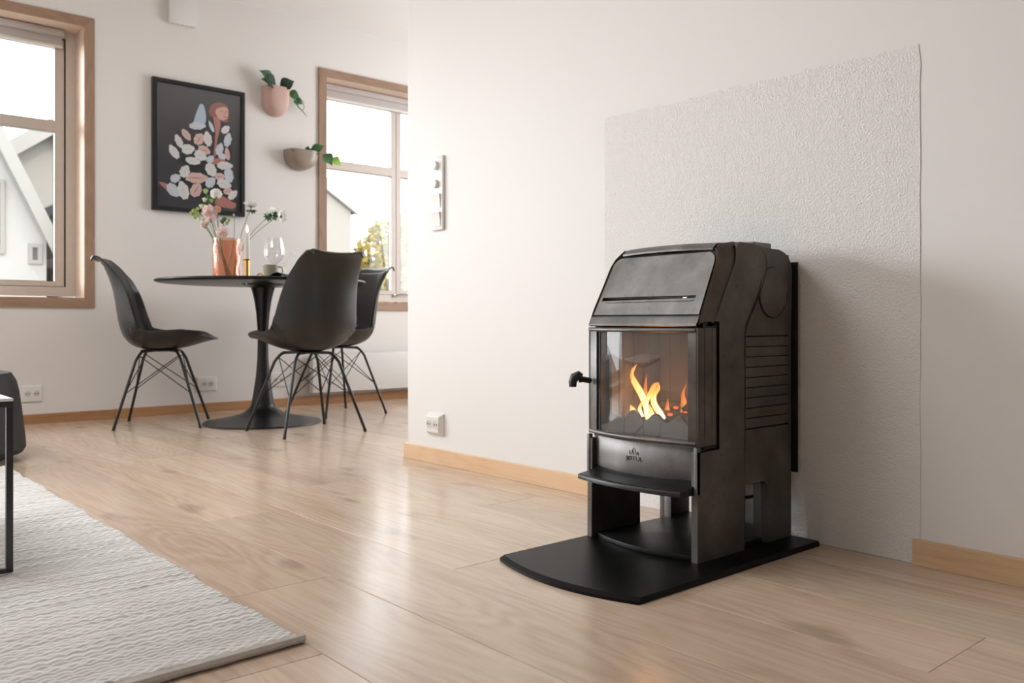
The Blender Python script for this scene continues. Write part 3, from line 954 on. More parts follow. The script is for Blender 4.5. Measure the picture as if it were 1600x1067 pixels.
# sloping frame strips beside the top panel
inner = [(1.514, 0.0035, 0.524), (1.528, 0.0042, 0.556), (1.559, 0.0062, 0.612), (1.584, 0.0085, 0.660), (1.594, 0.0150, 0.679), (1.603, 0.0245, 0.691), (1.616, 0.0275, 0.7015), (1.66, 0.0285, 0.707)]
outer = [(1.561, -0.0005, 0.527), (1.578, -0.0005, 0.557), (1.610, -0.0005, 0.610), (1.637, 0.0, 0.655), (1.643, 0.0005, 0.674), (1.646, 0.002, 0.690), (1.651, 0.006, 0.7015), (1.664, 0.012, 0.7075)]


def strip(Y, s):
    mb = MB()
    rows = []
    for (xi, yi, zi), (xo, yo, zo) in zip(inner, outer):
        row = []
        for t, dx in ((-0.10, 0.012), (0.0, -0.001), (0.07, -0.0075), (0.16, -0.0075), (0.20, -0.0035), (0.5, -0.010), (0.80, -0.009), (0.95, -0.003), (1.0, 0.006)):
            x = xi + (xo - xi) * max(t, 0)
            y = yi + (yo - yi) * t
            z = zi + (zo - zi) * max(t, 0)
            # push outwards along the strip normal (front / down the slope, and sideways)
            x += dx * 0.8
            y += 0.25 * dx
            z -= dx * 0.3
            row.append(mb.bm.verts.new((x, Y(y), z)))
        rows.append(row)
    for a, b_ in zip(rows, rows[1:]):
        for k in range(len(a) - 1):
            mb.face([a[k], a[k + 1], b_[k + 1], b_[k]])
    mb.build('corner_strip', M['iron_strip'], st, smooth=50)
    MB().prism([(1.545, 0.520), (1.572, 0.520), (1.655, 0.66), (1.668, 0.700), (1.64, 0.700), (1.62, 0.665)], (0.004, 0.02), lambda u, v, w: (u, Y(w), v)).build('strip_backing', M['iron_black'], st)


both(strip)

# top panel: a sloping plate with rounded upper corners and an air slot
PB, PT = Vector((1.5210, 0, 0.5465)), Vector((1.5940, 0, 0.6850))
PD = (PT - PB)
PLEN = PD.length
PD.normalize()
PN = Vector((-PD.z, 0, PD.x))           # outward


def onpanel(u, v, w):
    q = PB + PD * v + PN * w
    return (q.x, u, q.z)


def hw_at(v):
    return 0.1535 + (0.1465 - 0.1535) * v / PLEN


rc = 0.026
outl = [(SY - hw_at(0), 0), (SY + hw_at(0), 0)]
for k in range(7):
    a = PI / 2 * k / 6
    outl.append((SY + hw_at(PLEN) - rc * (1 - math.cos(a)) + 0.003 * (1 - k / 6), PLEN - rc + rc * math.sin(a)))
for k in range(7):
    a = PI / 2 * (1 - k / 6)
    outl.append((SY - hw_at(PLEN) + rc * (1 - math.cos(a)) - 0.003 * k / 6, PLEN - rc + rc * math.sin(a)))
slot = [(SY - 0.133, 0.0385), (SY + 0.146, 0.0350), (SY + 0.146, 0.0475), (SY - 0.133, 0.0475)]
tp = MB().prism(outl, (-0.008, 0.0), onpanel, holes=[slot], bevel=0.0015).build('top_panel', M['iron'], st)
MB().prism([(SY - 0.152, -0.004), (SY + 0.152, -0.004), (SY + 0.145, PLEN), (SY - 0.145, PLEN)], (-0.022, -0.014), onpanel).build('slot_backing', M['iron_black'], tp)
MB().prism([(SY - 0.104, 0.0415), (SY - 0.094, 0.0415), (SY - 0.094, 0.0445), (SY - 0.104, 0.0445)], (-0.010, -0.004), onpanel, bevel=0.0008).build('slot_latch', M['chrome'], tp)
MB().prism([(SY - 0.128, 0.0325), (SY + 0.130, 0.0315), (SY + 0.128, 0.0350), (SY - 0.126, 0.0370)], (-0.001, 0.0015), onpanel, bevel=0.0008).build('slot_lip', M['iron'], tp)

# top plate with a rounded, slightly bowed front
mb = MB()
sec = [(0.0, 0.6885), (-0.0035, 0.6895), (-0.0035, 0.6935), (0.0005, 0.6965), (0.008, 0.7025), (0.018, 0.7065), (0.06, 0.709), (0.14, 0.710), (0.14, 0.69)]
mb.grid(lambda i, j: (1.6045 + sec[round(j * 8)][0] - 0.006 * (1 - (2 * i - 1) ** 2), SY - 0.133 + 0.266 * i, sec[round(j * 8)][1] + 0.003 * (1 - (2 * i - 1) ** 2)), 17, 9)
mb.build('top_plate', M['iron'], st, smooth=50)
MB().prism([(SY - 0.148, 1.66), (SY + 0.148, 1.66), (SY + 0.148, 1.835), (SY - 0.148, 1.835)], (0.690, 0.7015), lambda u, v, w: (v, u, w), bevel=0.003).build('rear_top', M['iron_side'], st)
MB().box((1.745, SY - 0.142, 0.700), (1.822, SY + 0.142, 0.7165), 0.005).build('flue_cover', M['iron'], st)
bx('top_gap', (1.61, SY - 0.14, 0.66), (1.70, SY + 0.14, 0.689), M['iron_black'], st)

# header rail between top panel and door
mb = MB()
sec = [(0.016, 0.5425), (0.002, 0.5415), (-0.001, 0.539), (-0.004, 0.530), (-0.010, 0.524), (-0.011, 0.5205), (-0.004, 0.518), (0.03, 0.518)]
mb.grid(lambda i, j: (1.5165 + sec[round(j * 7)][0] - 0.014 * (1 - (2 * i - 1) ** 2), SY - 0.1585 + 0.317 * i, sec[round(j * 7)][1]), 19, 8)
mb.build('header_rail', M['iron'], st, smooth=50)

# door: bowed front with a glass opening, wrapping round to the sides
DZ0, DZ1 = 0.262, 0.5155
GY0, GY1, GZ0, GZ1 = 1.153, 1.412, 0.2725, 0.5055


def dfront(y, d=0.0):
    return bow(y, 1.512, 0.028, 0.165) + d


door = MB()
rows_y = [Y0s - 0.001, Y0s + 0.004, 1.143, 1.148, GY0]


def door_strip(ya, yb, za, zb, n, d0=0.0, d1=0.010):
    def F(i, j):
        y = ya + (yb - ya) * i
        ring_ = [(d1, za), (d0 + 0.002, za), (d0, za + 0.002), (d0, zb - 0.002), (d0 + 0.002, zb), (d1, zb)]
        q = ring_[round(j * 5)]
        return (dfront(y) + q[0], y, q[1])
    door.grid(F, n, 6)
    for y in (ya, yb):
        door.face([door.bm.verts.new((dfront(y) + q[0], y, q[1])) for q in ((d0, za), (d0, zb), (d1, zb), (d1, za))])


door_strip(GY1 + 0.008, Y1s - 0.002, DZ0, DZ1, 6)                    # stile on the handle side
d_o = door.build('door', M['iron'], st, smooth=45)
door = MB()
door_strip(Y0s + 0.002, GY0, DZ0, DZ1, 6, -0.001)
door.build('hinge_stile', M['iron'], d_o, smooth=45)
for z0, z1, dd in ((DZ0, GZ0, -0.004), (GZ1, DZ1, -0.005)):
    mb = MB()
    n = 15

    def F(i, j, z0=z0, z1=z1, dd=dd):
        y = Y0s + 0.006 + (Y1s - 0.004 - Y0s - 0.006) * i
        a = PI * j
        return (dfront(y) + 0.003 + (dd - 0.003) * math.sin(a), y, (z0 + z1) / 2 - (z1 - z0) / 2 * math.cos(a))
    mb.grid(F, n, 9)
    mb.build('door_rail', M['iron'], d_o, smooth=60)
mb = MB()
mb.grid(lambda i, j: (dfront(GY0 - 0.002 + (GY1 + 0.006 - GY0) * i) + 0.006, GY0 - 0.002 + (GY1 + 0.006 - GY0) * i, GZ0 - 0.004 + (GZ1 - GZ0 + 0.008) * j), 19, 3)
mb.build('door_glass', M['stove_glass'], d_o)
mb = MB()
for (ya, yb, za, zb) in ((GY1 - 0.002, GY1 + 0.010, GZ0, GZ1),):
    mb.grid(lambda i, j: (dfront(ya + (yb - ya) * i) + 0.0045, ya + (yb - ya) * i, za + (zb - za) * j), 4, 2)
mb.build('glass_gap_strip', M['iron_black'], d_o)  # black strip standing for the dark gap between stile and glass


def door_side(Y, s):
    # rounded return of the door on the flank, in three vertical mouldings
    mb = MB()
    prof = [(1.508, 0.006), (1.510, 0.001), (1.516, -0.0035), (1.523, -0.0045), (1.5245, -0.001), (1.526, -0.0045), (1.551, -0.0035), (1.5535, -0.0005), (1.556, -0.003), (1.568, -0.003), (1.570, 0.004), (1.570, 0.012)]
    mb.grid(lambda i, j: (prof[round(i * 11)][0], Y(prof[round(i * 11)][1]), DZ0 + (DZ1 - DZ0) * j), 12, 2)
    for z in (DZ0, DZ1):
        mb.face([mb.bm.verts.new((p[0], Y(p[1]), z)) for p in prof])
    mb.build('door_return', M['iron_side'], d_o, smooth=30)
    MB().prism([(1.53, 0.252), (1.584, 0.252), (1.584, 0.530), (1.53, 0.530)], (0.004, 0.016), lambda u, v, w: (u, Y(w), v)).build('door_gap', M['iron_black'], st)


both(door_side)
# handle
hd = MB().tube([(1.500, 1.440, 0.388), (1.478, 1.443, 0.392), (1.470, 1.445, 0.392)], [0.007, 0.007, 0.008], 12).build('door_handle', M['black_steel'], d_o)
MB().tube([(1.472, 1.441, 0.398), (1.468, 1.447, 0.401), (1.462, 1.455, 0.397), (1.459, 1.458, 0.386), (1.459, 1.458, 0.374)], [0.008, 0.0115, 0.0115, 0.010, 0.0088], 12).build('handle_knob', M['black_steel'], hd)

# ash door with emblem and lettering
ash = MB()
AZ0, AZ1 = 0.178, 0.2585
ash.grid(lambda i, j: (bow(1.137 + 0.311 * i, 1.522, 0.026, 0.155) + [0.02, 0.002, 0, 0, 0.003, 0.02][round(j * 5)], 1.137 + 0.311 * i, [AZ0, AZ0, AZ0 + 0.003, AZ1 - 0.003, AZ1, AZ1][round(j * 5)]), 19, 6)
for y in (1.137, 1.448):
    x_ = bow(y, 1.522, 0.026, 0.155)
    ash.face([ash.bm.verts.new(p) for p in ((x_, y, AZ0), (x_, y, AZ1), (x_ + 0.02, y, AZ1), (x_ + 0.02, y, AZ0))])
ad = ash.build('ash_door', M['iron'], st, smooth=45)
xe = bow(1.298, 1.522, 0.026, 0.155)
tc_ = bpy.data.curves.new('lettering', 'FONT')
tc_.body = 'J\u00d8TUL'
tc_.size = 0.0135
tc_.extrude = 0.0003
tc_.align_x = 'CENTER'
tc_.space_character = 1.0
tmp = bpy.data.objects.new('tmp', tc_)
COL.objects.link(tmp)
bpy.context.view_layer.update()
me = bpy.data.meshes.new_from_object(tmp.evaluated_get(bpy.context.evaluated_depsgraph_get()))
bpy.data.objects.remove(tmp)
R = Matrix(((0, 0, -1, 0), (-1.25, 0, 0, 0), (0, 1, 0, 0), (0, 0, 0, 1)))   # text x -> -y, text y -> z, text z -> -x
me.transform(Matrix.Translation(Vector((xe - 0.0002, 1.298, 0.2140)) - OFF[st.name]) @ R)
me.materials.clear()
me.materials.append(M['iron_dark'])
lt = bpy.data.objects.new('lettering', me)
COL.objects.link(lt)
lt.parent = ad
OFF[lt.name] = Vector(OFF[st.name])
mb = MB()
for (y, z, h, lean) in ((0.0125, 0.0, 0.010, 0.1), (0.0075, 0.001, 0.0155, -0.32), (0.0005, 0.0, 0.008, 0.2), (-0.0035, 0.003, 0.0135, 0.12), (-0.0065, 0.0, 0.008, -0.4), (-0.0125, 0.0, 0.0095, 0.15)):
    q = [(0, 0), (0.0011, 0.25), (0.0014, 0.55), (0.0003, 1.0), (-0.0010, 0.6), (-0.0011, 0.25)]
    mb.prism([(1.298 + y + a + lean * h * t, 0.2265 + z + h * t) for a, t in q], (xe - 0.0004, xe + 0.001), lambda u, v, w: (w, u, v))
mb.build('flame_emblem', M['iron_dark'], ad, smooth=0)

# ash lip: dished shelf in front of the ash door
mb = MB()
sec = [(1.528, 0.186), (1.519, 0.1855), (1.512, 0.178), (1.498, 0.1735), (1.470, 0.1705), (1.462, 0.1695), (1.460, 0.167), (1.460, 0.1585), (1.464, 0.157), (1.54, 0.157)]
mb.grid(lambda i, j: (sec[round(j * 9)][0] - 0.020 * (1 - (2 * i - 1) ** 2) * (1 if j < 0.95 else 0), 1.1405 + 0.301 * i, sec[round(j * 9)][1]), 21, 10)
for y in (1.1405, 1.4415):
    mb.face([mb.bm.verts.new((p[0], y, p[1])) for p in sec])
mb.build('ash_lip', M['iron_dark'], st, smooth=50)

# body under the fire chamber, underside, bottom plate, back shield
bx('ash_box', (1.545, Y0s + 0.017, 0.160), (1.872, Y1s - 0.017, 0.262), M['iron_black'], st)
both(lambda Y, s: bx('front_post', (1.504, min(Y(0.0), Y(0.0085)), 0.158), (1.516, max(Y(0.0), Y(0.0085)), 0.2595), M['iron'], st, 0.001))
fr_ = [(bow(1.148 + 0.289 * k / 20, 1.520, 0.030, 0.1445), 1.148 + 0.289 * k / 20) for k in range(21)]
MB().prism(fr_ + [(1.872, 1.437), (1.872, 1.148)], (ZF, 0.0225), bevel=0.0012).build('bottom_plate', M['iron_dark'], st)
bx('back_panel', (1.874, Y0s + 0.01, 0.16), (1.879, Y1s - 0.01, 0.69), M['iron_black'], st)
bx('back_shield', (1.8845, 1.1205, 0.166), (1.8895, 1.4645, 0.673), M['iron_dark'], st, 0.001)
for z in (0.25, 0.60):
    bx('shield_spacer', (1.878, 1.28, z), (1.8853, 1.30, z + 0.02), M['iron_dark'], st)

# fire chamber
fc = bx('rear_fire_plate', (1.735, 1.165, 0.262), (1.745, 1.42, 0.515), M['firebrick'], st, smooth=0)
for k in range(4):
    bx('plate_rib', (1.732, 1.19 + k * 0.065, 0.262), (1.7355, 1.205 + k * 0.065, 0.515), M['firebrick'], fc, 0.001)
for y0, y1 in ((1.150, 1.160), (1.425, 1.435)):
    sp = bx('side_fire_plate', (1.56, y0, 0.262), (1.745, y1, 0.515), M['firebrick'], st, smooth=0)
    for k in range(3):
        yy = y1 if y0 < 1.3 else y0
        bx('plate_rib', (1.585 + k * 0.055, yy - 0.003, 0.262), (1.595 + k * 0.055, yy + 0.003, 0.515), M['firebrick'], sp, 0.001)
bx('grate', (1.545, 1.155, 0.2615), (1.745, 1.43, 0.268), M['iron_black'], st)
bx('baffle', (1.53, 1.15, 0.512), (1.75, 1.435, 0.517), M['iron_black'], st)
wav = []
for k in range(41):
    y = 1.158 + 0.27 * k / 40
    z = 0.308 + 0.010 * math.cos(2 * PI * (y - 1.347) / 0.066) + (0.004 if 1.33 < y < 1.365 else 0) - (0.006 if y > 1.40 else 0)
    wav.append((y, z))
MB().prism([(1.158, 0.264)] + wav + [(1.428, 0.264)], (1.548, 1.556), lambda u, v, w: (w + 0.0, u, v), bevel=0.001).build('ember_guard', M['ember_guard'], st, smooth=0)
for (p0, p1, r) in (((1.60, 1.19, 0.292), (1.66, 1.41, 0.300), 0.022), ((1.67, 1.18, 0.296), (1.63, 1.40, 0.288), 0.020), ((1.64, 1.22, 0.325), (1.68, 1.36, 0.318), 0.018)):
    lg = MB().tube([Vector(p0).lerp(Vector(p1), t) for t in (0, 0.3, 0.6, 1)], [r, r * 1.08, r * 0.95, r], 9).build('burning_log', M['log'], st)
er = random.Random(4)
for k in range(14):
    MB().ball((er.uniform(1.58, 1.68), er.uniform(1.18, 1.40), er.uniform(0.276, 0.318)), er.uniform(0.003, 0.006), 1.2, 1.4, 0.7, seg=7, rings=5).build('ember', M['ember'], st)
MB().ball((1.60, 1.262, 0.330), 0.006, 0.8, 1.3, 0.6, 8, 5).build('ember', M['ember'], st)


def flame(path, widths, dim=False, thick=0.42):
    mb = MB()
    P_ = [Vector(p) for p in path]
    # smooth the path
    m_ = []
    n = 14
    for k in range(n + 1):
        t = k / n * (len(P_) - 1)
        i = min(int(t), len(P_) - 2)
        f = t - i
        p0, p1, p2, p3 = P_[max(i - 1, 0)], P_[i], P_[i + 1], P_[min(i + 2, len(P_) - 1)]
        m_.append(0.5 * ((2 * p1) + (p2 - p0) * f + (2 * p0 - 5 * p1 + 4 * p2 - p3) * f * f + (3 * p1 - p0 - 3 * p2 + p3) * f ** 3))
    ws_ = [np.interp(k / n * (len(widths) - 1), range(len(widths)), widths) for k in range(n + 1)]
    rings = []
    for k in range(n + 1):
        t = (m_[min(k + 1, n)] - m_[max(k - 1, 0)]).normalized()
        side = t.cross(Vector((1, 0, 0))).normalized()
        dep = side.cross(t).normalized()
        w_ = max(ws_[k], 0.0006)
        rings.append([mb.bm.verts.new(m_[k] + side * math.cos(a) * w_ + dep * math.sin(a) * w_ * thick) for a in [2 * PI * q / 10 for q in range(10)]])
    for a, b_ in zip(rings, rings[1:]):
        for q in range(10):
            mb.face([a[q], a[(q + 1) % 10], b_[(q + 1) % 10], b_[q]])
    mb.face(rings[0][::-1])
    mb.face(rings[-1])
    return mb.build('flame', M['flame_dim'] if dim else M['flame'], st, smooth=80)


flame([(1.63, 1.367, 0.298), (1.63, 1.378, 0.325), (1.63, 1.392, 0.353), (1.63, 1.412, 0.378), (1.63, 1.424, 0.400), (1.635, 1.410, 0.424)], [0.006, 0.010, 0.011, 0.010, 0.008, 0.0])
flame([(1.62, 1.365, 0.298), (1.62, 1.369, 0.330), (1.62, 1.354, 0.358), (1.62, 1.342, 0.376), (1.62, 1.328, 0.384)], [0.007, 0.008, 0.007, 0.007, 0.0])
flame([(1.61, 1.303, 0.298), (1.61, 1.316, 0.312), (1.61, 1.334, 0.332), (1.61, 1.336, 0.354), (1.61, 1.322, 0.372), (1.61, 1.322, 0.384)], [0.006, 0.009, 0.010, 0.009, 0.007, 0.0])
flame([(1.63, 1.408, 0.296), (1.63, 1.420, 0.308), (1.63, 1.431, 0.320), (1.63, 1.440, 0.342)], [0.011, 0.011, 0.007, 0.0])
flame([(1.62, 1.382, 0.296), (1.62, 1.388, 0.318), (1.62, 1.378, 0.340)], [0.010, 0.006, 0.0])
flame([(1.61, 1.345, 0.294), (1.61, 1.345, 0.312), (1.61, 1.350, 0.332)], [0.018, 0.010, 0.0])
flame([(1.64, 1.321, 0.296), (1.64, 1.319, 0.322), (1.64, 1.317, 0.346)], [0.012, 0.007, 0.0], True)
flame([(1.64, 1.274, 0.300), (1.64, 1.270, 0.338), (1.64, 1.272, 0.360), (1.64, 1.262, 0.384)], [0.010, 0.009, 0.005, 0.0], True)
flame([(1.65, 1.255, 0.300), (1.65, 1.250, 0.330), (1.65, 1.256, 0.366)], [0.012, 0.009, 0.0])
flame([(1.66, 1.40, 0.296), (1.66, 1.405, 0.345), (1.66, 1.400, 0.400)], [0.013, 0.009, 0.0], True)
fire_l = bpy.data.lights.new('fire_glow', 'POINT')
fire_l.energy = 0.55
fire_l.color = (1.0, 0.42, 0.12)
fire_l.shadow_soft_size = 0.035
fo = bpy.data.objects.new('fire_glow', fire_l)
COL.objects.link(fo)
fo.location = (1.62, 1.345, 0.36)

# cable behind the stove
o = MB().tube([(1.80, 1.14, 0.122), (1.79, 1.18, 0.112), (1.80, 1.24, 0.095), (1.86, 1.29, 0.05), (1.872, 1.30, 0.0265)], 0.004, 8).build('cable', M['iron_black'])
tag(o, 'thin black cable sagging behind the stove legs', 'cable')

# ------------------------------------------------------------------ chairs
prof = [(0.262, 0.444), (0.235, 0.441), (0.190, 0.428), (0.090, 0.401), (-0.030, 0.391), (-0.125, 0.408), (-0.175, 0.452), (-0.200, 0.520), (-0.216, 0.620), (-0.231, 0.700), (-0.257, 0.780), (-0.280, 0.832), (-0.302, 0.852), (-0.318, 0.849)]
wid = [0.165, 0.195, 0.222, 0.238, 0.238, 0.236, 0.232, 0.224, 0.208, 0.193, 0.175, 0.158, 0.146, 0.138]
rise = [0.004, 0.018, 0.050, 0.088, 0.094, 0.100, 0.104, 0.103, 0.090, 0.072, 0.040, 0.018, 0.010, 0.008]


def shell_pt(u, s, lift=0.0, wf=1.0):
    """u in -1..1 across, s in 0..1 from front lip to top of the back; chair faces +y"""
    t = s * (len(prof) - 1)
    i = min(int(t), len(prof) - 2)
    f = t - i

    def cr(arr, k=None):
        g_ = lambda q: arr[min(max(q, 0), len(arr) - 1)] if k is None else arr[min(max(q, 0), len(arr) - 1)][k]
        p0, p1, p2, p3 = g_(i - 1), g_(i), g_(i + 1), g_(i + 2)
        return 0.5 * ((2 * p1) + (p2 - p0) * f + (2 * p0 - 5 * p1 + 4 * p2 - p3) * f * f + (3 * p1 - p0 - 3 * p2 + p3) * f ** 3)
    y, z, w, r = cr(prof, 0), cr(prof, 1), cr(wid), cr(rise)
    t2 = min(t + 0.05, len(prof) - 1)
    t1 = max(t - 0.05, 0)

    def lin(tv, k):
        ii = min(int(tv), len(prof) - 2)
        return prof[ii][k] + (prof[ii + 1][k] - prof[ii][k]) * (tv - ii)
    ty, tz = lin(t2, 0) - lin(t1, 0), lin(t2, 1) - lin(t1, 1)
    L = math.hypot(ty, tz)
    ny, nz = tz / L, -ty / L            # towards the sitter
    a = abs(u)
    x = u * w * wf * (1 - 0.06 * a ** 4)
    k = r * (a ** 2.3) + lift
    # corners of lip and top are rounded back, top edge dips a little in the middle
    dz = 0.0
    if s > 0.8:
        dz = -0.012 * (1 - a ** 2) * (s - 0.8) / 0.2 - 0.03 * max(0, a - 0.8) ** 2 / 0.04 * ((s - 0.8) / 0.2) ** 2
    dy = 0.0
    if s < 0.15:
        dy = -0.03 * (a ** 3) * (0.15 - s) / 0.15
    return (x, y + ny * k + dy, z + nz * k + dz)


def make_chair():
    root = thing('dining_chair', (0, 0, 0), None, 'chair')
    mb = MB()
    mb.grid(lambda i, j: shell_pt(2 * i - 1, j), 19, 46)
    sh = mb.build('seat_shell', M['black_plastic'], root, smooth=80)
    md = sh.modifiers.new('thickness', 'SOLIDIFY')
    md.thickness = 0.008
    md.offset = -1
    bv = sh.modifiers.new('round', 'BEVEL')
    bv.width = 0.003
    bv.segments = 2
    mb = MB()
    mb.grid(lambda i, j: shell_pt(1.66 * i - 0.83, 0.10 + 0.72 * j, 0.006 + 0.016 * min(1, 8 * min(i, 1 - i)) * min(1, 10 * min(j, 1 - j))), 19, 40)
    pd = mb.build('seat_pad', M['black_pad'], root, smooth=80)
    md = pd.modifiers.new('thickness', 'SOLIDIFY')
    md.thickness = 0.012
    md.offset = -1
    # under-seat mount and legs
    mb = MB()
    mb.box((-0.075, -0.10, 0.377), (0.075, 0.08, 0.386), 0.003)
    mb.build('seat_mount', M['black_steel'], root)
    feet = [(-0.210, 0.200), (0.210, 0.200), (0.210, -0.200), (-0.210, -0.200)]
    topc = [(-0.105, 0.085), (0.105, 0.085), (0.105, -0.105), (-0.105, -0.105)]
    mids = []
    for (fx, fy), (tx, ty) in zip(feet, topc):
        foot = Vector((fx, fy, 0.004))
        knee = Vector((tx, ty, 0.372))
        inn = Vector((tx * 0.25, ty * 0.45, 0.381))
        a = knee.lerp(foot, 0.10)
        pts = [foot, foot.lerp(knee, 0.5), a]
        for k in range(1, 5):
            t = k / 5
            pts.append(a.lerp(knee + Vector((0, 0, 0.006)), t).lerp((knee + Vector((0, 0, 0.006))).lerp(inn, 0.35), t))
        pts += [(knee + Vector((0, 0, 0.006))).lerp(inn, 0.35), inn]
        lg = MB().tube(pts, 0.0072, 10).build('leg', M['black_steel'], root)
        MB().tube([foot + Vector((0, 0, -0.004)), foot + Vector((-(fx - tx) * 0.03, -(fy - ty) * 0.03, 0.010))], [0.0078, 0.0084], 10).build('foot_cap', M['black_steel'], lg)
        mids.append((foot.lerp(knee, 0.46), knee.lerp(foot, 0.05)))
    for k in range(4):
        lo_, _ = mids[k]
        for q in ((k + 1) % 4, (k - 1) % 4):
            _, hi_ = mids[q]
            MB().tube([lo_, hi_.lerp(Vector((0, 0, 0.376)), 0.10)], 0.0024, 6).build('brace_wire', M['black_steel'], root)
    return root


chair = make_chair()
spots = [((1.560, 4.520), (0.895, -0.446), 'black shell chair facing right, at the left side of the round table'),
         ((1.983, 3.797), (0.0, 1.0), 'black shell chair nearest the camera, its back turned, before the round table'),
         ((2.500, 4.418), (-0.995, -0.05), 'black shell chair by the right window, partly hidden behind another chair')]
for k, ((x, y), (fx, fy), lab) in enumerate(spots):
    c = chair if k == 0 else copy_tree(chair)
    c.location = (x, y, 0)
    c.rotation_euler = (0, 0, math.atan2(-fx, fy))
    tag(c, lab, 'chair', 'black dining chairs around the table')

# ------------------------------------------------------------------ round dining table
TX, TY, TZ = 1.985, 4.273, 0.742
tb = thing('dining_table', (TX, TY, 0), 'round black pedestal dining table with trumpet base', 'table')
c0 = (TX, TY, 0)
MB().lathe([(0.0005, 0.0), (0.300, 0.0), (0.302, 0.003), (0.298, 0.008), (0.24, 0.018), (0.16, 0.034), (0.105, 0.052), (0.072, 0.075), (0.0605, 0.095)], 56, c0, cap0=False, cap1=False).build('base', M['table_black'], tb)
MB().lathe([(0.060, 0.090), (0.048, 0.16), (0.036, 0.24), (0.0285, 0.34), (0.0268, 0.42), (0.0275, 0.48), (0.034, 0.57), (0.044, 0.64), (0.056, 0.69), (0.064, 0.715)], 40, c0).build('column', M['table_black'], tb)
MB().lathe([(0.062, 0.705), (0.085, 0.715), (0.105, 0.720), (0.105, 0.7245), (0.06, 0.7245)], 40, c0).build('mounting_plate', M['table_black'], tb)
MB().lathe([(0.0005, 0.7245), (0.47, 0.7245), (0.520, 0.7285), (0.530, 0.735), (0.530, 0.739), (0.526, TZ), (0.0005, TZ)], 72, c0, cap0=False, cap1=False).build('tabletop', M['table_black'], tb)
for a in (0.6, 2.17, 3.74, 5.31):
    MB().lathe([(0.005, 0.718), (0.006, 0.722), (0.006, 0.7248)], 10, (TX + 0.155 * math.cos(a), TY + 0.155 * math.sin(a), 0)).build('bolt', M['chrome'], tb)


# ------------------------------------------------------------------ things on the table
def on(u_lat, depth_off=0.0):
    """point on the table: lateral offset along the camera-right direction, depth along the view direction"""
    r = Vector((0.7547, -0.6561, 0))
    f = Vector((0.6561, 0.7547, 0))
    return Vector((TX, TY, TZ)) + r * u_lat + f * depth_off


v = on(-0.172, -0.05)
vase = thing('vase', v, 'ribbed amber glass vase holding the flowers', 'vase')
VR, VH = 0.0745, 0.215


def ribs(a, z):
    return 1 + 0.020 * abs(math.sin(12 * a + 30 * z)) * abs(math.sin(12 * a - 30 * z))


prof_v = [(0.002, 0.002), (VR * 0.93, 0.002), (VR * 0.965, 0.008)] + [(VR * 0.965, 0.008 + (VH - 0.012) * k / 14) for k in range(1, 15)] + [(VR * 0.955, VH), (VR * 0.91, VH - 0.001)] + [(VR * 0.905, VH - (VH - 0.014) * k / 8) for k in range(1, 9)] + [(0.002, 0.013)]
MB().lathe(prof_v, 168, v, fr=lambda a, z: ribs(a, z) if z > 0.006 else 1.0, cap0=False, cap1=False).build('glass_body', M['amber'], vase, smooth=20)

hold = on(-0.055, -0.09)
ch = thing('candle_holder', hold, 'brass chamberstick candle holder with ring handle', 'candle holder')
MB().lathe([(0.002, 0.0), (0.050, 0.0), (0.0575, 0.005), (0.059, 0.010), (0.057, 0.010), (0.050, 0.005), (0.002, 0.004)], 40, hold, cap0=False, cap1=False).build('drip_plate', M['brass'], ch)
MB().lathe([(0.0135, 0.004), (0.0125, 0.02), (0.0125, 0.100), (0.0205, 0.104), (0.0205, 0.107), (0.0125, 0.108), (0.0115, 0.1085)], 24, hold).build('socket_tube', M['brass'], ch)
hr = hold + Vector((0.7547, -0.6561, 0)) * 0.066
MB().tube([hr + Vector((0.7547, -0.6561, 0)) * 0.013 * math.cos(a) + Vector((0, 0, 0.020 + 0.014 * math.sin(a))) for a in [2 * PI * k / 18 for k in range(19)]], 0.004, 8).build('ring_handle', M['brass'], ch)
cd = thing('candle', hold + Vector((0, 0, 0.1085)), 'lit white dinner candle in the brass holder', 'candle')
cz = hold + Vector((0, 0, 0.1085))
MB().lathe([(0.0136, 0.0), (0.0134, 0.10), (0.0130, 0.130), (0.011, 0.133), (0.003, 0.131)], 20, cz).build('wax', M['wax'], cd)
MB().tube([cz + Vector((0, 0, 0.130)), cz + Vector((0.001, 0, 0.140))], 0.0009, 6).build('wick', M['wick'], cd)
MB().lathe([(0.001, 0.134), (0.0052, 0.142), (0.0060, 0.150), (0.0042, 0.160), (0.0018, 0.169), (0.0004, 0.175)], 14, cz).build('flame', M['candle_flame'], cd)

mg = on(0.070, -0.10)
mug = thing('mug', mg, 'sage green ceramic mug with square handle', 'mug')
MB().lathe([(0.002, 0.0), (0.032, 0.0), (0.0345, 0.003), (0.0385, 0.074), (0.0385, 0.0765), (0.0365, 0.0765), (0.0325, 0.008), (0.002, 0.006)], 36, mg, cap0=False, cap1=False).build('cup', M['sage'], mug)
r_ = Vector((0.7547, -0.6561, 0))
MB().tube([mg + r_ * a + Vector((0, 0, b_)) for a, b_ in ((0.034, 0.066), (0.050, 0.067), (0.0585, 0.061), (0.060, 0.045), (0.058, 0.027), (0.050, 0.020), (0.032, 0.021))], 0.0038, 8).build('handle', M['sage'], mug)

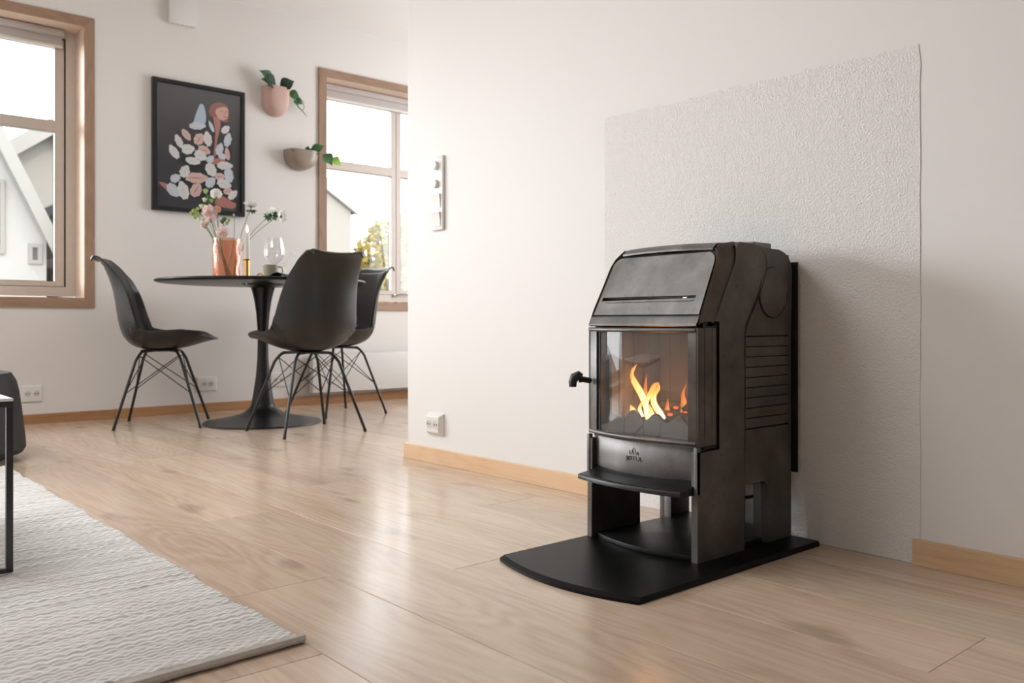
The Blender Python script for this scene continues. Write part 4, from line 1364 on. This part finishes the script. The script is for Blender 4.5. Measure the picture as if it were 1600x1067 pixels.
wg = on(0.054, 0.02)
wine = thing('wine_glass', wg, 'clear tulip wine glass standing behind the sage mug', 'wine glass')
MB().lathe([(0.002, 0.0), (0.037, 0.0), (0.037, 0.002), (0.010, 0.005), (0.0045, 0.012), (0.004, 0.075), (0.006, 0.088)], 32, wg, cap0=False, cap1=False).build('foot_and_stem', M['clear'], wine)
MB().lathe([(0.003, 0.084), (0.014, 0.090), (0.034, 0.105), (0.049, 0.128), (0.0535, 0.150), (0.050, 0.178), (0.042, 0.208), (0.036, 0.229), (0.035, 0.229), (0.0405, 0.208), (0.0485, 0.178), (0.052, 0.150), (0.0475, 0.129), (0.033, 0.107), (0.013, 0.093), (0.003, 0.089)], 40, wg, cap0=False, cap1=False).build('bowl', M['clear'], wine)

gb = on(0.112, 0.0)
orn = thing('glass_ornament', gb, 'small clear glass bird ornament with long neck right of the mug', 'ornament')
bt = MB().lathe([(0.002, 0.0), (0.026, 0.0), (0.026, 0.003), (0.008, 0.008), (0.006, 0.070), (0.012, 0.078), (0.014, 0.086), (0.008, 0.094), (0.002, 0.096)], 24, gb, cap0=False, cap1=False).build('stand', M['clear'], orn)
MB().tube([gb + r_ * a + Vector((0, 0, b_)) for a, b_ in ((0.0, 0.092), (0.014, 0.105), (0.026, 0.122), (0.034, 0.140))], [0.0025, 0.002, 0.002, 0.003], 8).build('neck', M['clear'], orn)
MB().tube([gb + r_ * a + Vector((0, 0, b_)) for a, b_ in ((0.030, 0.132), (0.038, 0.147), (0.047, 0.140), (0.056, 0.126), (0.062, 0.118))], [0.003, 0.009, 0.008, 0.010, 0.006], 10).build('head', M['clear'], orn)

nk = on(0.158, -0.30)
napk = MB()
napk.grid(lambda i, j: tuple(nk + Vector((0.7547, -0.6561, 0)) * (-0.07 + 0.145 * i) + Vector((0.6561, 0.7547, 0)) * (-0.05 + 0.16 * j)
                             + Vector((0, 0, 0.003 + 0.023 * math.exp(-((i - 0.55) / 0.22) ** 2)))), 21, 9)
o = napk.build('napkin', M['napkin'], smooth=70)
md = o.modifiers.new('thickness', 'SOLIDIFY')
md.thickness = 0.003
tag(o, 'folded black cloth napkin humped up at the table edge', 'napkin')


# ------------------------------------------------------------------ flowers in the vase
fview = Vector((0.6561, 0.7547, 0))


def blossom(c, r, mat, n=26, seed=0, axis=Vector((0, 0, 1))):
    rr = random.Random(seed)
    mb = MB()
    for k in range(n):
        z = 1 - 1.5 * (k + 0.5) / n
        a = k * 2.399
        q = math.sqrt(max(0.02, 1 - z * z))
        d = Vector((q * math.cos(a), q * math.sin(a), z))
        rot = Vector((0, 0, 1)).rotation_difference(axis)
        d = rot @ d
        c1 = c + d * r * rr.uniform(0.35, 0.72)
        t1 = d.orthogonal().normalized()
        t1.rotate(Matrix.Rotation(rr.uniform(0, 6.28), 3, d))
        t2 = d.cross(t1)
        s = r * rr.uniform(0.36, 0.60)
        ring_ = []
        for m in range(7):
            an = 2 * PI * m / 7
            wob = 1 + 0.18 * math.sin(3 * an + k)
            ring_.append(mb.bm.verts.new(c1 + (t1 * math.cos(an) + t2 * math.sin(an)) * s * wob + d * r * (0.32 + 0.10 * math.cos(2 * an))))
        cc = mb.bm.verts.new(c1 + d * r * 0.18)
        for m in range(7):
            mb.face([cc, ring_[m], ring_[(m + 1) % 7]])
    return mb, mat


def flower(label, cat, base_lat, head, group, r, mat, seed, kind='round', name='flower'):
    """head = (lateral from table centre, height over table, depth)"""
    hp_ = Vector((TX, TY, TZ)) + Vector((0.7547, -0.6561, 0)) * head[0] + fview * head[2] + Vector((0, 0, head[1]))
    bp2 = v + Vector((0.7547, -0.6561, 0)) * base_lat + fview * (head[2] + 0.05) * 0.2 + Vector((0, 0, 0.015))
    root = thing(name, bp2, label, cat, group)
    rim = v + Vector((0.7547, -0.6561, 0)) * (base_lat * -0.2 + 0.045 * (1 if head[0] > -0.172 else -1)) + Vector((0, 0, 0.20)) + fview * (head[2] + 0.05) * 0.3
    n_ = 8
    pts = []
    for k in range(n_ + 1):
        t = k / n_
        pts.append(bp2.lerp(rim, t).lerp(rim.lerp(hp_, t), t))
    MB().tube(pts, 0.0016, 6).build('stem', M['stem'], root)
    return root, hp_, (pts[-1] - pts[-2]).normalized()


pinks = [((-0.294, 0.352, -0.05), 0.030, 'pink carnation, largest bloom of the amber vase'),
         ((-0.275, 0.337, -0.07), 0.022, None), ((-0.246, 0.352, -0.06), 0.021, None)]
# coordinates: lateral = (px - 408) / 298, height = (439 - py) / 298
fl_specs = [
    ('pale pink carnation bloom near the vase rim, lowest of the pinks', (-0.180, 0.245, -0.10), 0.024, 'petal_pink', 0.01),
    ('large pale pink carnation cluster above the vase', (-0.252, 0.352, -0.08), 0.030, 'petal_pink', 0.02),
    ('peach tinted carnation tucked beside the large pink cluster', (-0.222, 0.362, -0.06), 0.018, 'petal_peach', 0.015),
    ('small pink carnation hanging left below the large cluster', (-0.282, 0.288, -0.07), 0.017, 'petal_pink', 0.03),
    ('white pink carnation standing highest over the vase', (-0.238, 0.450, -0.02), 0.024, 'petal_white', 0.0),
    ('pink carnation at the lower right of the large cluster', (-0.243, 0.318, -0.09), 0.020, 'petal_pink', 0.02)]
for k, (lab, hd_, r, mt, bl) in enumerate(fl_specs):
    root, hp_, ax = flower(lab, 'flower', bl, hd_, 'flowers in the amber vase', r, mt, k, name='carnation')
    mb, _ = blossom(hp_, r * 1.15, mt, 34, k, ax)
    mb.build('petals', M[mt], root, smooth=0)
    MB().lathe([(0.002, -0.016), (0.006, -0.010), (0.007, 0.0), (0.003, 0.004)], 10, hp_ - ax * r * 0.4).build('calyx', M['stem'], root)

sprigs = [('green bud sprig highest in the bouquet', (-0.300, 0.470, 0.0), [(0, 0, 'bud', 0.013), (0.018, -0.03, 'leaf_mid', 0.010), (-0.005, -0.045, 'bud_pale', 0.012), (0.03, -0.05, 'leaf_lime', 0.010)]),
          ('pale bell bud drooping left in the bouquet', (-0.322, 0.390, 0.0), [(0, 0, 'bud_pale', 0.012), (0.012, 0.006, 'bud', 0.007)]),
          ('cluster of small green buds furthest left', (-0.352, 0.362, -0.02), [(0, 0, 'bud', 0.013), (0.014, -0.012, 'bud', 0.012), (-0.012, -0.010, 'bud', 0.011), (0.004, -0.028, 'bud', 0.012), (0.018, 0.012, 'bud', 0.009)]),
          ('green bud sprig left under the pink cluster', (-0.310, 0.318, -0.02), [(0, 0, 'bud_pale', 0.012), (0.025, 0.006, 'bud', 0.012), (0.035, 0.0, 'bud', 0.012), (0.028, -0.01, 'bud', 0.010)]),
          ('feathery green sprig right of the low pink bloom', (-0.195, 0.320, -0.02), [(0, 0, 'leaf_pale', 0.012), (0.014, -0.02, 'bud', 0.009), (-0.012, -0.012, 'leaf_pale', 0.011), (0.022, -0.006, 'bud', 0.008)]),
          ('thin green sprig with a tiny bud leaning right', (-0.152, 0.345, 0.0), [(0, 0, 'bud_pale', 0.006)])]
for k, (lab, hd_, buds) in enumerate(sprigs):
    root, hp_, ax = flower(lab, 'sprig', 0.02 - 0.006 * k, hd_, 'flowers in the amber vase', 0.01, 'bud', 50 + k, name='green_sprig')
    for (dx, dz, mt, r) in buds:
        c = hp_ + Vector((0.7547, -0.6561, 0)) * dx + Vector((0, 0, dz))
        mb = MB().ball(c, r, 0.85, 0.85, 1.1, 8, 6)
        for q in range(5):
            a = q * 1.257
            mb.ball(c + Vector((math.cos(a), math.sin(a), 0.5)) * r * 0.7, r * 0.45, 1, 1, 1, 6, 4)
        if dx or dz:
            mb.tube([hp_ - Vector((0, 0, 0.035)), c], 0.0011, 5)
        mb.build('bud', M[mt], root)


def anemone(lab, head, facing, bl, bend):
    root, hp_, ax = flower(lab, 'flower', bl, head, 'flowers in the amber vase', 0.04, 'petal_white', 80, name='anemone')
    face = Vector(facing).normalized()
    t1 = face.orthogonal().normalized()
    t2 = face.cross(t1)
    mb = MB()
    for k in range(9):
        a = 2 * PI * k / 9
        d = t1 * math.cos(a) + t2 * math.sin(a)
        s = face.cross(d)
        mb.grid(lambda i, j, d=d, s=s: tuple(hp_ + face * (0.024 * j * j + 0.004) + d * (0.040 * j) + s * ((i - 0.5) * 0.036 * math.sin(PI * (0.12 + 0.8 * j)))), 5, 6)
    mb.build('petals', M['petal_white'], root, smooth=60)
    MB().ball(hp_ + face * 0.010, 0.0095, seg=10, rings=6).build('eye', M['anemone_eye'], root)
    mb = MB()
    for k in range(16):
        a = 2 * PI * k / 16
        d = t1 * math.cos(a) + t2 * math.sin(a)
        s = face.cross(d)
        L = 0.034 if k % 2 else 0.026
        base = hp_ - face * 0.018
        q = [base, base + d * L * 0.5 + s * 0.006 - face * 0.002, base + d * L + face * (0.004 if k % 2 else -0.012), base + d * L * 0.5 - s * 0.006 + face * 0.006]
        mb.face([mb.bm.verts.new(p) for p in q])
    mb.build('leaf_collar', M['leaf_mid'], root, smooth=0, recalc=False)
    MB().tube([hp_ - face * 0.02, hp_], 0.0022, 6).build('neck', M['stem'], root)
    return root


anemone('white anemone facing up, standing behind the candle', (-0.068, 0.385, 0.02), (0.05, 0.05, 1), 0.03, 0)
anemone('white anemone with dark eye turned right, furthest right', (0.082, 0.338, 0.0), (0.62, -0.72, 0.0), 0.035, 0)
anemone('green collared anemone seen from behind, between the other two', (0.030, 0.348, 0.03), (0.85, 0.2, 0.35), 0.03, 0)

# ------------------------------------------------------------------ framed print
PX0, PX1, PZ0, PZ1 = 1.653, 2.192, 1.157, 1.902
fr = thing('framed_print', ((PX0 + PX1) / 2, YB, PZ0), 'black framed print of a seated woman in a leaf patterned robe', 'picture')
t = 0.022
MB().prism([(PX0, PZ0), (PX1, PZ0), (PX1, PZ1), (PX0, PZ1)], (YB - 0.026, YB - 0.0005), lambda u, vv, w: (u, w, vv),
           holes=[[(PX0 + t, PZ0 + t), (PX1 - t, PZ0 + t), (PX1 - t, PZ1 - t), (PX0 + t, PZ1 - t)]], bevel=0.001).build('frame', M['poster_frame'], fr, smooth=0)
ox, oz, pw, ph = PX0 + t, PZ0 + t, PX1 - PX0 - 2 * t, PZ1 - PZ0 - 2 * t
pr_cols = [(0.045, 0.048, 0.056), (0.013, 0.017, 0.026), (0.34, 0.105, 0.085), (0.78, 0.46, 0.39), (0.56, 0.23, 0.19), (0.52, 0.66, 0.78), (0.86, 0.84, 0.82), (0.80, 0.58, 0.53), (0.70, 0.75, 0.83), (0.10, 0.09, 0.10)]
pr_m = [plain('print_ink_%s' % nm, c, 0.6) for nm, c in zip(('slate', 'navy', 'auburn', 'skin', 'terracotta', 'pale_blue', 'ivory', 'rose', 'blue_grey', 'vein'), pr_cols)]
mb = MB()
mb.box((ox - 0.004, YB - 0.012, oz - 0.004), (ox + pw + 0.004, YB - 0.008, oz + ph + 0.004))
pr = mb.build('paper', pr_m[0], fr, smooth=0)
ink = MB()
lay = [0]


def shape(poly, slot):
    lay[0] += 1
    ink.slot = slot
    y = YB - 0.0121 - 0.00004 * lay[0]
    ink.face([ink.bm.verts.new((ox + p[0] * pw, y, oz + p[1] * ph)) for p in poly])


robe_u = [(0.38, 0.678), (0.26, 0.60), (0.161, 0.482), (0.165, 0.42), (0.25, 0.375), (0.361, 0.36), (0.60, 0.36), (0.90, 0.46), (0.885, 0.60), (0.891, 0.704), (0.83, 0.745), (0.76, 0.765), (0.617, 0.753), (0.453, 0.698)]
robe_l = [(0.361, 0.37), (0.25, 0.30), (0.161, 0.22), (0.13, 0.14), (0.20, 0.085), (0.416, 0.085), (0.708, 0.115), (0.927, 0.102), (0.93, 0.20), (0.912, 0.311), (0.895, 0.45), (0.60, 0.40)]
shape(robe_l, 1)
shape(robe_u, 1)
shape([(0.608, 0.817), (0.620, 0.855), (0.644, 0.885), (0.69, 0.908), (0.745, 0.916), (0.80, 0.912), (0.832, 0.897), (0.852, 0.87), (0.858, 0.832), (0.852, 0.79), (0.839, 0.761), (0.80, 0.752), (0.772, 0.763), (0.69, 0.78), (0.635, 0.788)], 2)
shape([(0.662, 0.785), (0.745, 0.785), (0.754, 0.729), (0.735, 0.66), (0.717, 0.608), (0.700, 0.53), (0.686, 0.45), (0.668, 0.448), (0.680, 0.56), (0.69, 0.67)], 4)
shape([(0.690, 0.832), (0.700, 0.855), (0.745, 0.874), (0.79, 0.884), (0.827, 0.883), (0.846, 0.865), (0.849, 0.838), (0.842, 0.805), (0.827, 0.785), (0.781, 0.766), (0.735, 0.775), (0.705, 0.80)], 3)
shape([(0.745, 0.842), (0.785, 0.850), (0.785, 0.845), (0.745, 0.836)], 2)
shape([(0.810, 0.850), (0.838, 0.846), (0.838, 0.841), (0.810, 0.844)], 2)
shape([(0.790, 0.800), (0.822, 0.804), (0.815, 0.793), (0.795, 0.792)], 2)
shape([(0.800, 0.845), (0.812, 0.818), (0.798, 0.815)], 4)
shape([(0.635, 0.381), (0.650, 0.41), (0.672, 0.436), (0.74, 0.45), (0.818, 0.454), (0.808, 0.424), (0.72, 0.395)], 4)
shape([(0.681, 0.055), (0.69, 0.10), (0.708, 0.128), (0.76, 0.130), (0.799, 0.127), (0.86, 0.10), (0.949, 0.076), (0.94, 0.05), (0.909, 0.028), (0.78, 0.035)], 4)
shape([(0.029, 0.193), (0.075, 0.196), (0.124, 0.187), (0.151, 0.117), (0.09, 0.150)], 4)
shape([(0.43, 0.720), (0.449, 0.77), (0.471, 0.815), (0.490, 0.85), (0.504, 0.872), (0.520, 0.880), (0.535, 0.879), (0.555, 0.862), (0.562, 0.84), (0.575, 0.801), (0.577, 0.75), (0.565, 0.715), (0.507, 0.700)], 5)
leaves = [(0.471, 0.690, 0.13, 0.055, 8, 'b'), (0.343, 0.605, 0.095, 0.05, -50, 'p'), (0.261, 0.541, 0.10, 0.052, 115, 'w'), (0.206, 0.449, 0.11, 0.06, 125, 'w'), (0.361, 0.487, 0.10, 0.072, 15, 'w'), (0.493, 0.581, 0.10, 0.072, 60, 'p'), (0.599, 0.591, 0.115, 0.06, 100, 'w'), (0.553, 0.497, 0.096, 0.066, -15, 'p'), (0.507, 0.448, 0.10, 0.072, -25, 'w'), (0.416, 0.396, 0.115, 0.055, -5, 'w'), (0.812, 0.693, 0.08, 0.05, 45, 'w'), (0.839, 0.607, 0.11, 0.056, 75, 'b'), (0.836, 0.489, 0.10, 0.037, 100, 'p'), (0.739, 0.519, 0.10, 0.056, 70, 'b'), (0.626, 0.426, 0.07, 0.049, 45, 'b'), (0.772, 0.464, 0.066, 0.045, 0, 'b'), (0.635, 0.342, 0.11, 0.08, -60, 'w'), (0.799, 0.388, 0.13, 0.060, 5, 'w'), (0.854, 0.313, 0.125, 0.07, 100, 'b'), (0.739, 0.292, 0.08, 0.055, 10, 'p'), (0.79, 0.234, 0.115, 0.07, -12, 'w'), (0.462, 0.259, 0.175, 0.078, 5, 'p'), (0.325, 0.30, 0.10, 0.07, 65, 'w'), (0.215, 0.236, 0.08, 0.06, 30, 'b'), (0.188, 0.141, 0.115, 0.078, -50, 'b'), (0.31, 0.142, 0.14, 0.078, 105, 'w'), (0.456, 0.157, 0.115, 0.08, 60, 'p'), (0.626, 0.232, 0.096, 0.066, 50, 'b'), (0.836, 0.175, 0.07, 0.05, 20, 'p'), (0.90, 0.146, 0.096, 0.05, 45, 'w'), (0.64, 0.70, 0.09, 0.03, 115, 'b')]
lr = random.Random(9)
for (cx, cy, L, W, ang, k) in leaves:
    L *= 1.12
    W *= 1.12
    a = math.radians(ang)
    slot = {'w': 6, 'p': 7, 'b': 8}[k]
    poly = []
    for q in range(16):
        th = 2 * PI * q / 16
        jag = 1 + (0.13 if q % 2 else -0.07) * lr.uniform(0.3, 1.2)
        lx = L / 2 * math.cos(th) * (1.12 if math.cos(th) > 0.98 else 0.92) * jag
        ly = W / 2 * math.sin(th) * jag
        poly.append((cx + (lx * math.cos(a) - ly * math.sin(a)) * ph / pw, cy + lx * math.sin(a) + ly * math.cos(a)))
    shape(poly, slot)
    sl2 = {'w': 8, 'p': 4, 'b': 6}[k]
    vein = []
    for (lx, ly) in ((-0.42, -0.02), (0.0, -0.06), (0.40, 0.0), (0.0, 0.06)):
        lx *= L
        ly *= W
        vein.append((cx + (lx * math.cos(a) - ly * math.sin(a)) * ph / pw, cy + lx * math.sin(a) + ly * math.cos(a)))
    shape(vein, sl2)
ink.build('printed_figure', pr_m, pr, smooth=0, recalc=False)
gl = bx('glazing', (ox - 0.003, YB - 0.0185, oz - 0.003), (ox + pw + 0.003, YB - 0.0165, oz + ph + 0.003), thin_glass('picture_glass', (0.97, 0.97, 0.97), 0.01, 0.0), fr, smooth=0)


# ------------------------------------------------------------------ wall planters
def leaf_mesh(mb, base, tip, width, droop=0.01, fold=0.25, nrm=Vector((0, -1, 0.3))):
    base, tip = Vector(base), Vector(tip)
    ax = tip - base
    s = ax.cross(nrm).normalized()
    n_ = s.cross(ax).normalized()
    prof_ = [0.08, 0.62, 0.95, 1.0, 0.85, 0.55, 0.22, 0.02]

    def F(i, j):
        k = round(j * 7)
        u = (i - 0.5) * 2
        w_ = width / 2 * prof_[k]
        return tuple(base + ax * j + s * u * w_ + n_ * (abs(u) * w_ * fold - droop * math.sin(PI * j) * -1) + Vector((0, 0, -droop * j * j)))
    mb.grid(F, 5, 8)
    return mb


def planter(name, label, outline, depth, mat, plant):
    cx = sum(p[0] for p in outline) / len(outline)
    z1 = max(p[1] for p in outline)
    z0 = min(p[1] for p in outline)
    root = thing(name, (cx, YB, z0), label, 'planter', 'ceramic planters on the back wall')
    mb = MB()
    rows = []
    cz_ = z1
    for (dy, sc_) in ((0.0, 1.0), (0.25, 0.995), (0.5, 0.97), (0.72, 0.90), (0.88, 0.78), (0.97, 0.58), (1.0, 0.30)):
        rows.append([mb.bm.verts.new((cx + (p[0] - cx) * sc_, YB - 0.0005 - depth * dy, cz_ + (p[1] - cz_) * (sc_ if p[1] < z1 - 1e-6 else 1))) for p in outline])
    n_ = len(outline)
    for a, b_ in zip(rows, rows[1:]):
        for k in range(n_):
            mb.face([a[k], a[(k + 1) % n_], b_[(k + 1) % n_], b_[k]])
    mb.face(rows[-1])
    mb.build('pot', mat, root, smooth=50)
    plant(root)
    return root


def uout(x0, x1, z0, z1, rx, n=10, kz=1.0):
    pts_ = [(x0, z1)]
    cx = (x0 + x1) / 2
    for k in range(n + 1):
        a = PI + PI * k / n
        pts_.append((cx + (x1 - x0) / 2 * math.cos(a), z0 + rx + rx * math.sin(a)))
    pts_.append((x1, z1))
    return pts_


def pink_plant(root):
    y = YB - 0.045
    for (b_, t_, w_, m_) in (((2.352, y, 1.998), (2.262, y - 0.02, 2.052), 0.058, 'leaf_mid'), ((2.375, y - 0.01, 1.975), (2.272, y - 0.03, 1.998), 0.078, 'leaf_dark'),
                             ((2.405, y - 0.01, 1.968), (2.490, y - 0.03, 2.024), 0.062, 'leaf_dark'), ((2.420, y - 0.02, 1.958), (2.452, y - 0.05, 2.012), 0.05, 'leaf_dark'),
                             ((2.470, y + 0.01, 1.950), (2.545, y, 1.925), 0.046, 'leaf_mid'), ((2.478, y + 0.01, 1.940), (2.512, y - 0.01, 1.905), 0.042, 'leaf_pale'),
                             ((2.512, y + 0.01, 1.908), (2.565, y, 1.895), 0.04, 'leaf_mid'), ((2.505, y + 0.01, 1.905), (2.530, y, 1.872), 0.03, 'leaf_pale')):
        leaf_mesh(MB(), b_, t_, w_ * 1.25).build('leaf', M[m_], root, smooth=70)
    mb = MB()
    mb.tube([(2.36, y, 1.94), (2.355, y, 1.985), (2.33, y - 0.01, 2.02)], 0.0025, 6)
    mb.tube([(2.39, y, 1.94), (2.41, y - 0.01, 1.975)], 0.0025, 6)
    mb.tube([(2.45, y, 1.95), (2.475, y, 1.955), (2.505, y, 1.91), (2.535, y, 1.865), (2.570, y, 1.838), (2.592, y, 1.815)], [0.0025, 0.003, 0.004, 0.004, 0.003, 0.001], 6)
    mb.tube([(2.47, y, 1.953), (2.52, y, 1.945), (2.565, y, 1.905), (2.572, y, 1.87), (2.557, y, 1.845)], 0.002, 6)
    mb.build('vine', M['leaf_pale'], root)
    bx('soil', (2.32, YB - 0.075, 1.955), (2.455, YB - 0.005, 1.962), M['soil'], root)


def taupe_plant(root):
    y = YB - 0.05
    for (b_, t_, w_, m_) in (((2.615, y, 1.600), (2.700, y - 0.02, 1.655), 0.045, 'leaf_mid'), ((2.58, y, 1.600), (2.585, y - 0.02, 1.640), 0.022, 'leaf_dark'),
                             ((2.608, y, 1.60), (2.622, y - 0.02, 1.628), 0.022, 'leaf_dark'), ((2.690, y - 0.02, 1.585), (2.745, y - 0.04, 1.528), 0.072, 'leaf_mid'),
                             ((2.742, y - 0.03, 1.562), (2.805, y - 0.05, 1.532), 0.055, 'leaf_lime')):
        leaf_mesh(MB(), b_, t_, w_ * 1.25).build('leaf', M[m_], root, smooth=70)
    mb = MB()
    mb.tube([(2.60, y, 1.575), (2.615, y, 1.605)], 0.0022, 6)
    mb.tube([(2.63, y, 1.595), (2.665, y - 0.01, 1.600), (2.70, y - 0.02, 1.578), (2.745, y - 0.03, 1.56)], 0.002, 6)
    mb.build('vine', M['leaf_pale'], root)
    bx('soil', (2.47, YB - 0.09, 1.580), (2.645, YB - 0.005, 1.586), M['soil'], root)


planter('wall_planter', 'pink U shaped ceramic wall planter hung highest on the back wall', uout(2.308, 2.472, 1.790, 1.965, 0.082), 0.085, M['pink_pot'], pink_plant)
planter('wall_planter', 'taupe half bowl wall planter beside the right window', uout(2.452, 2.660, 1.476, 1.598, 0.085), 0.10, M['taupe_pot'], taupe_plant)


# ------------------------------------------------------------------ sockets, switches, radiator, vent
def socket(plane, a0, a1, z0, z1, label, name='wall_socket'):
    """plane 'y': on the back wall; 'x': on the stove wall"""
    if plane == 'y':
        f = lambda u, vv, w: (u, YB - w, vv)
        loc = ((a0 + a1) / 2, YB, z0)
    else:
        f = lambda u, vv, w: (XS - w, u, vv)
        loc = (XS, (a0 + a1) / 2, z0)
    root = thing(name, loc, label, 'socket', 'double wall sockets')
    mb = MB()
    rows = []
    for (ins, w) in ((0.0, 0.0), (0.0, 0.006), (0.004, 0.010), (0.010, 0.020), (0.012, 0.021)) if plane == 'x' else ((0.0, 0.0), (0.0, 0.005), (0.004, 0.009), (0.006, 0.0095)):
        rows.append([mb.bm.verts.new(f(u, q, w)) for u, q in ((a0 + ins, z0 + ins), (a1 - ins, z0 + ins), (a1 - ins, z1 - ins), (a0 + ins, z1 - ins))])
    wtop = 0.021 if plane == 'x' else 0.0095
    for a, b_ in zip(rows, rows[1:]):
        for k in range(4):
            mb.face([a[k], a[(k + 1) % 4], b_[(k + 1) % 4], b_[k]])
    mb.face(rows[-1])
    mb.build('plate', M['white_plastic'], root, smooth=20)
    r = 0.0185
    for k in (-1, 1):
        c = ((a0 + a1) / 2 + k * 0.0205, (z0 + z1) / 2)
        oo = MB().prism([(c[0] + r * math.cos(q), c[1] + r * math.sin(q)) for q in [2 * PI * m / 24 for m in range(24)]], (wtop - 0.003, wtop + 0.0015), f,
                        holes=[[(c[0] + 0.0145 * math.cos(q), c[1] + 0.0145 * math.sin(q)) for q in [2 * PI * m / 24 for m in range(24)]]]).build('socket_rim', M['white_plastic'], root)
        MB().prism([(c[0] + 0.0148 * math.cos(q), c[1] + 0.0148 * math.sin(q)) for q in [2 * PI * m / 24 for m in range(24)]], (wtop - 0.004, wtop + 0.0003), f).build('socket_well', M['cream_plastic'], oo)
        for sx in (-1, 1):
            MB().prism([(c[0] + sx * 0.0065 + 0.003 * math.cos(q), c[1] + 0.003 * math.sin(q)) for q in [2 * PI * m / 10 for m in range(10)]], (wtop - 0.002, wtop + 0.0008), f).build('pin_hole', M['socket_hole'], oo)
    return root


socket('y', 1.006, 1.103, 0.114, 0.199, 'white double wall socket under the left window')
socket('y', 1.913, 2.027, 0.122, 0.206, 'white double wall socket behind the left chair legs')
socket('y', 2.365, 2.470, 0.126, 0.210, 'white double wall socket behind the table column')
socket('x', 2.571, 2.668, 0.107, 0.187, 'white double wall socket low on the stove wall')

sw = thing('switch_panel', (XS, 2.606, 0.868), 'tall white switch panel with two dials and two rockers on stove wall', 'switch')
bx('plate', (XS - 0.012, 2.568, 0.868), (XS, 2.644, 1.144), M['white_plastic'], sw, 0.005)
for zz in (1.108, 1.040):
    d_ = MB().tube([(XS - 0.011, 2.606, zz), (XS - 0.024, 2.606, zz), (XS - 0.026, 2.606, zz)], [0.0165, 0.0155, 0.013], 24).build('dimmer_dial', M['white_plastic'], sw)
    bx('dial_mark', (XS - 0.027, 2.605, zz + 0.002), (XS - 0.0255, 2.607, zz + 0.012), M['cream_plastic'], d_)
for zz in (0.975, 0.908):
    MB().prism([(XS - 0.011, zz + 0.026), (XS - 0.021, zz + 0.0255), (XS - 0.0155, zz), (XS - 0.014, zz - 0.0255), (XS - 0.011, zz - 0.026)], (2.580, 2.632), lambda u, q, w: (u, w, q), bevel=0.001).build('rocker', M['white_plastic'], sw)

rad = thing('radiator', (3.45, YB, 0.075), 'long white panel heater under the right window', 'radiator')
bx('panel', (2.616, YB - 0.075, 0.078), (4.25, YB - 0.025, 0.322), M['white_paint'], rad, 0.006)
bx('top_grille', (2.63, YB - 0.068, 0.320), (4.24, YB - 0.03, 0.3245), M['cream_plastic'], rad, 0.001)
for x in (2.95, 3.9):
    bx('bracket', (x, YB - 0.03, 0.12), (x + 0.03, YB, 0.28), M['white_paint'], rad)
bx('thermostat', (2.63, YB - 0.079, 0.105), (2.66, YB - 0.074, 0.125), M['cream_plastic'], rad, 0.001)

vb = thing('wall_vent', (1.822, YB, 2.225), 'white boxed wall vent high on the back wall under the ceiling', 'vent')
bx('vent_body', (1.745, YB - 0.032, 2.225), (1.898, YB, 2.40), M['white_paint'], vb, 0.004)
for k in range(5):
    bx('vent_slot', (1.76 + k * 0.026, YB - 0.028, 2.2245), (1.775 + k * 0.026, YB - 0.012, 2.2256), M['cream_plastic'], vb)

# ------------------------------------------------------------------ coffee table cut by the left edge
ct = thing('coffee_table', (0.0, 2.31, 0.0), 'black square tube coffee table with white top at left edge', 'table')
RZ = 0.0145
q = 0.0125
TX0, TX1, TY0, TY1, TZ1 = -0.42, 0.3915, 2.012, 2.60, 0.366
for x in (TX0, TX1 - q):
    for y in (TY0, TY1 - q):
        bx('leg', (x, y, RZ), (x + q, y + q, TZ1 - q), M['black_steel'], ct, 0.0008)
for y in (TY0, TY1 - q):
    bx('top_rail', (TX0, y, TZ1 - q), (TX1, y + q, TZ1), M['black_steel'], ct, 0.0008)
    bx('foot_rail', (TX0 + q, y, RZ), (TX1 - q, y + q, RZ + q * 0.8), M['black_steel'], ct, 0.0008)
for x in (TX0, TX1 - q):
    bx('side_rail', (x, TY0 + q, TZ1 - q), (x + q, TY1 - q, TZ1), M['black_steel'], ct, 0.0008)
bx('top', (TX0, TY0, TZ1), (TX1, TY1, TZ1 + 0.006), M['table_white'], ct, 0.001)

# dark lounge seat behind it, nearly all outside the picture
SCx, SCy = 0.479, 3.861
pf = thing('lounge_pouf', (SCx, SCy, 0), 'dark rounded leather pouf cut off at the left edge behind the coffee table', 'pouf')
ax_r = Vector((0.7547, -0.6561, 0))
MB().lathe([(0.002, 0.018), (0.27, 0.018), (0.300, 0.026), (0.312, 0.045), (0.310, 0.075), (0.303, 0.14), (0.296, 0.20), (0.288, 0.26), (0.279, 0.30), (0.260, 0.333), (0.20, 0.344), (0.002, 0.342)], 48, (SCx, SCy, 0), cap0=False, cap1=False).build('cushion', M['pouf'], pf)
MB().lathe([(0.002, 0.0), (0.255, 0.0), (0.258, 0.008), (0.25, 0.022), (0.002, 0.022)], 40, (SCx, SCy, 0), cap0=False, cap1=False).build('base', M['chrome'], pf)
bpy.context.view_layer.update()
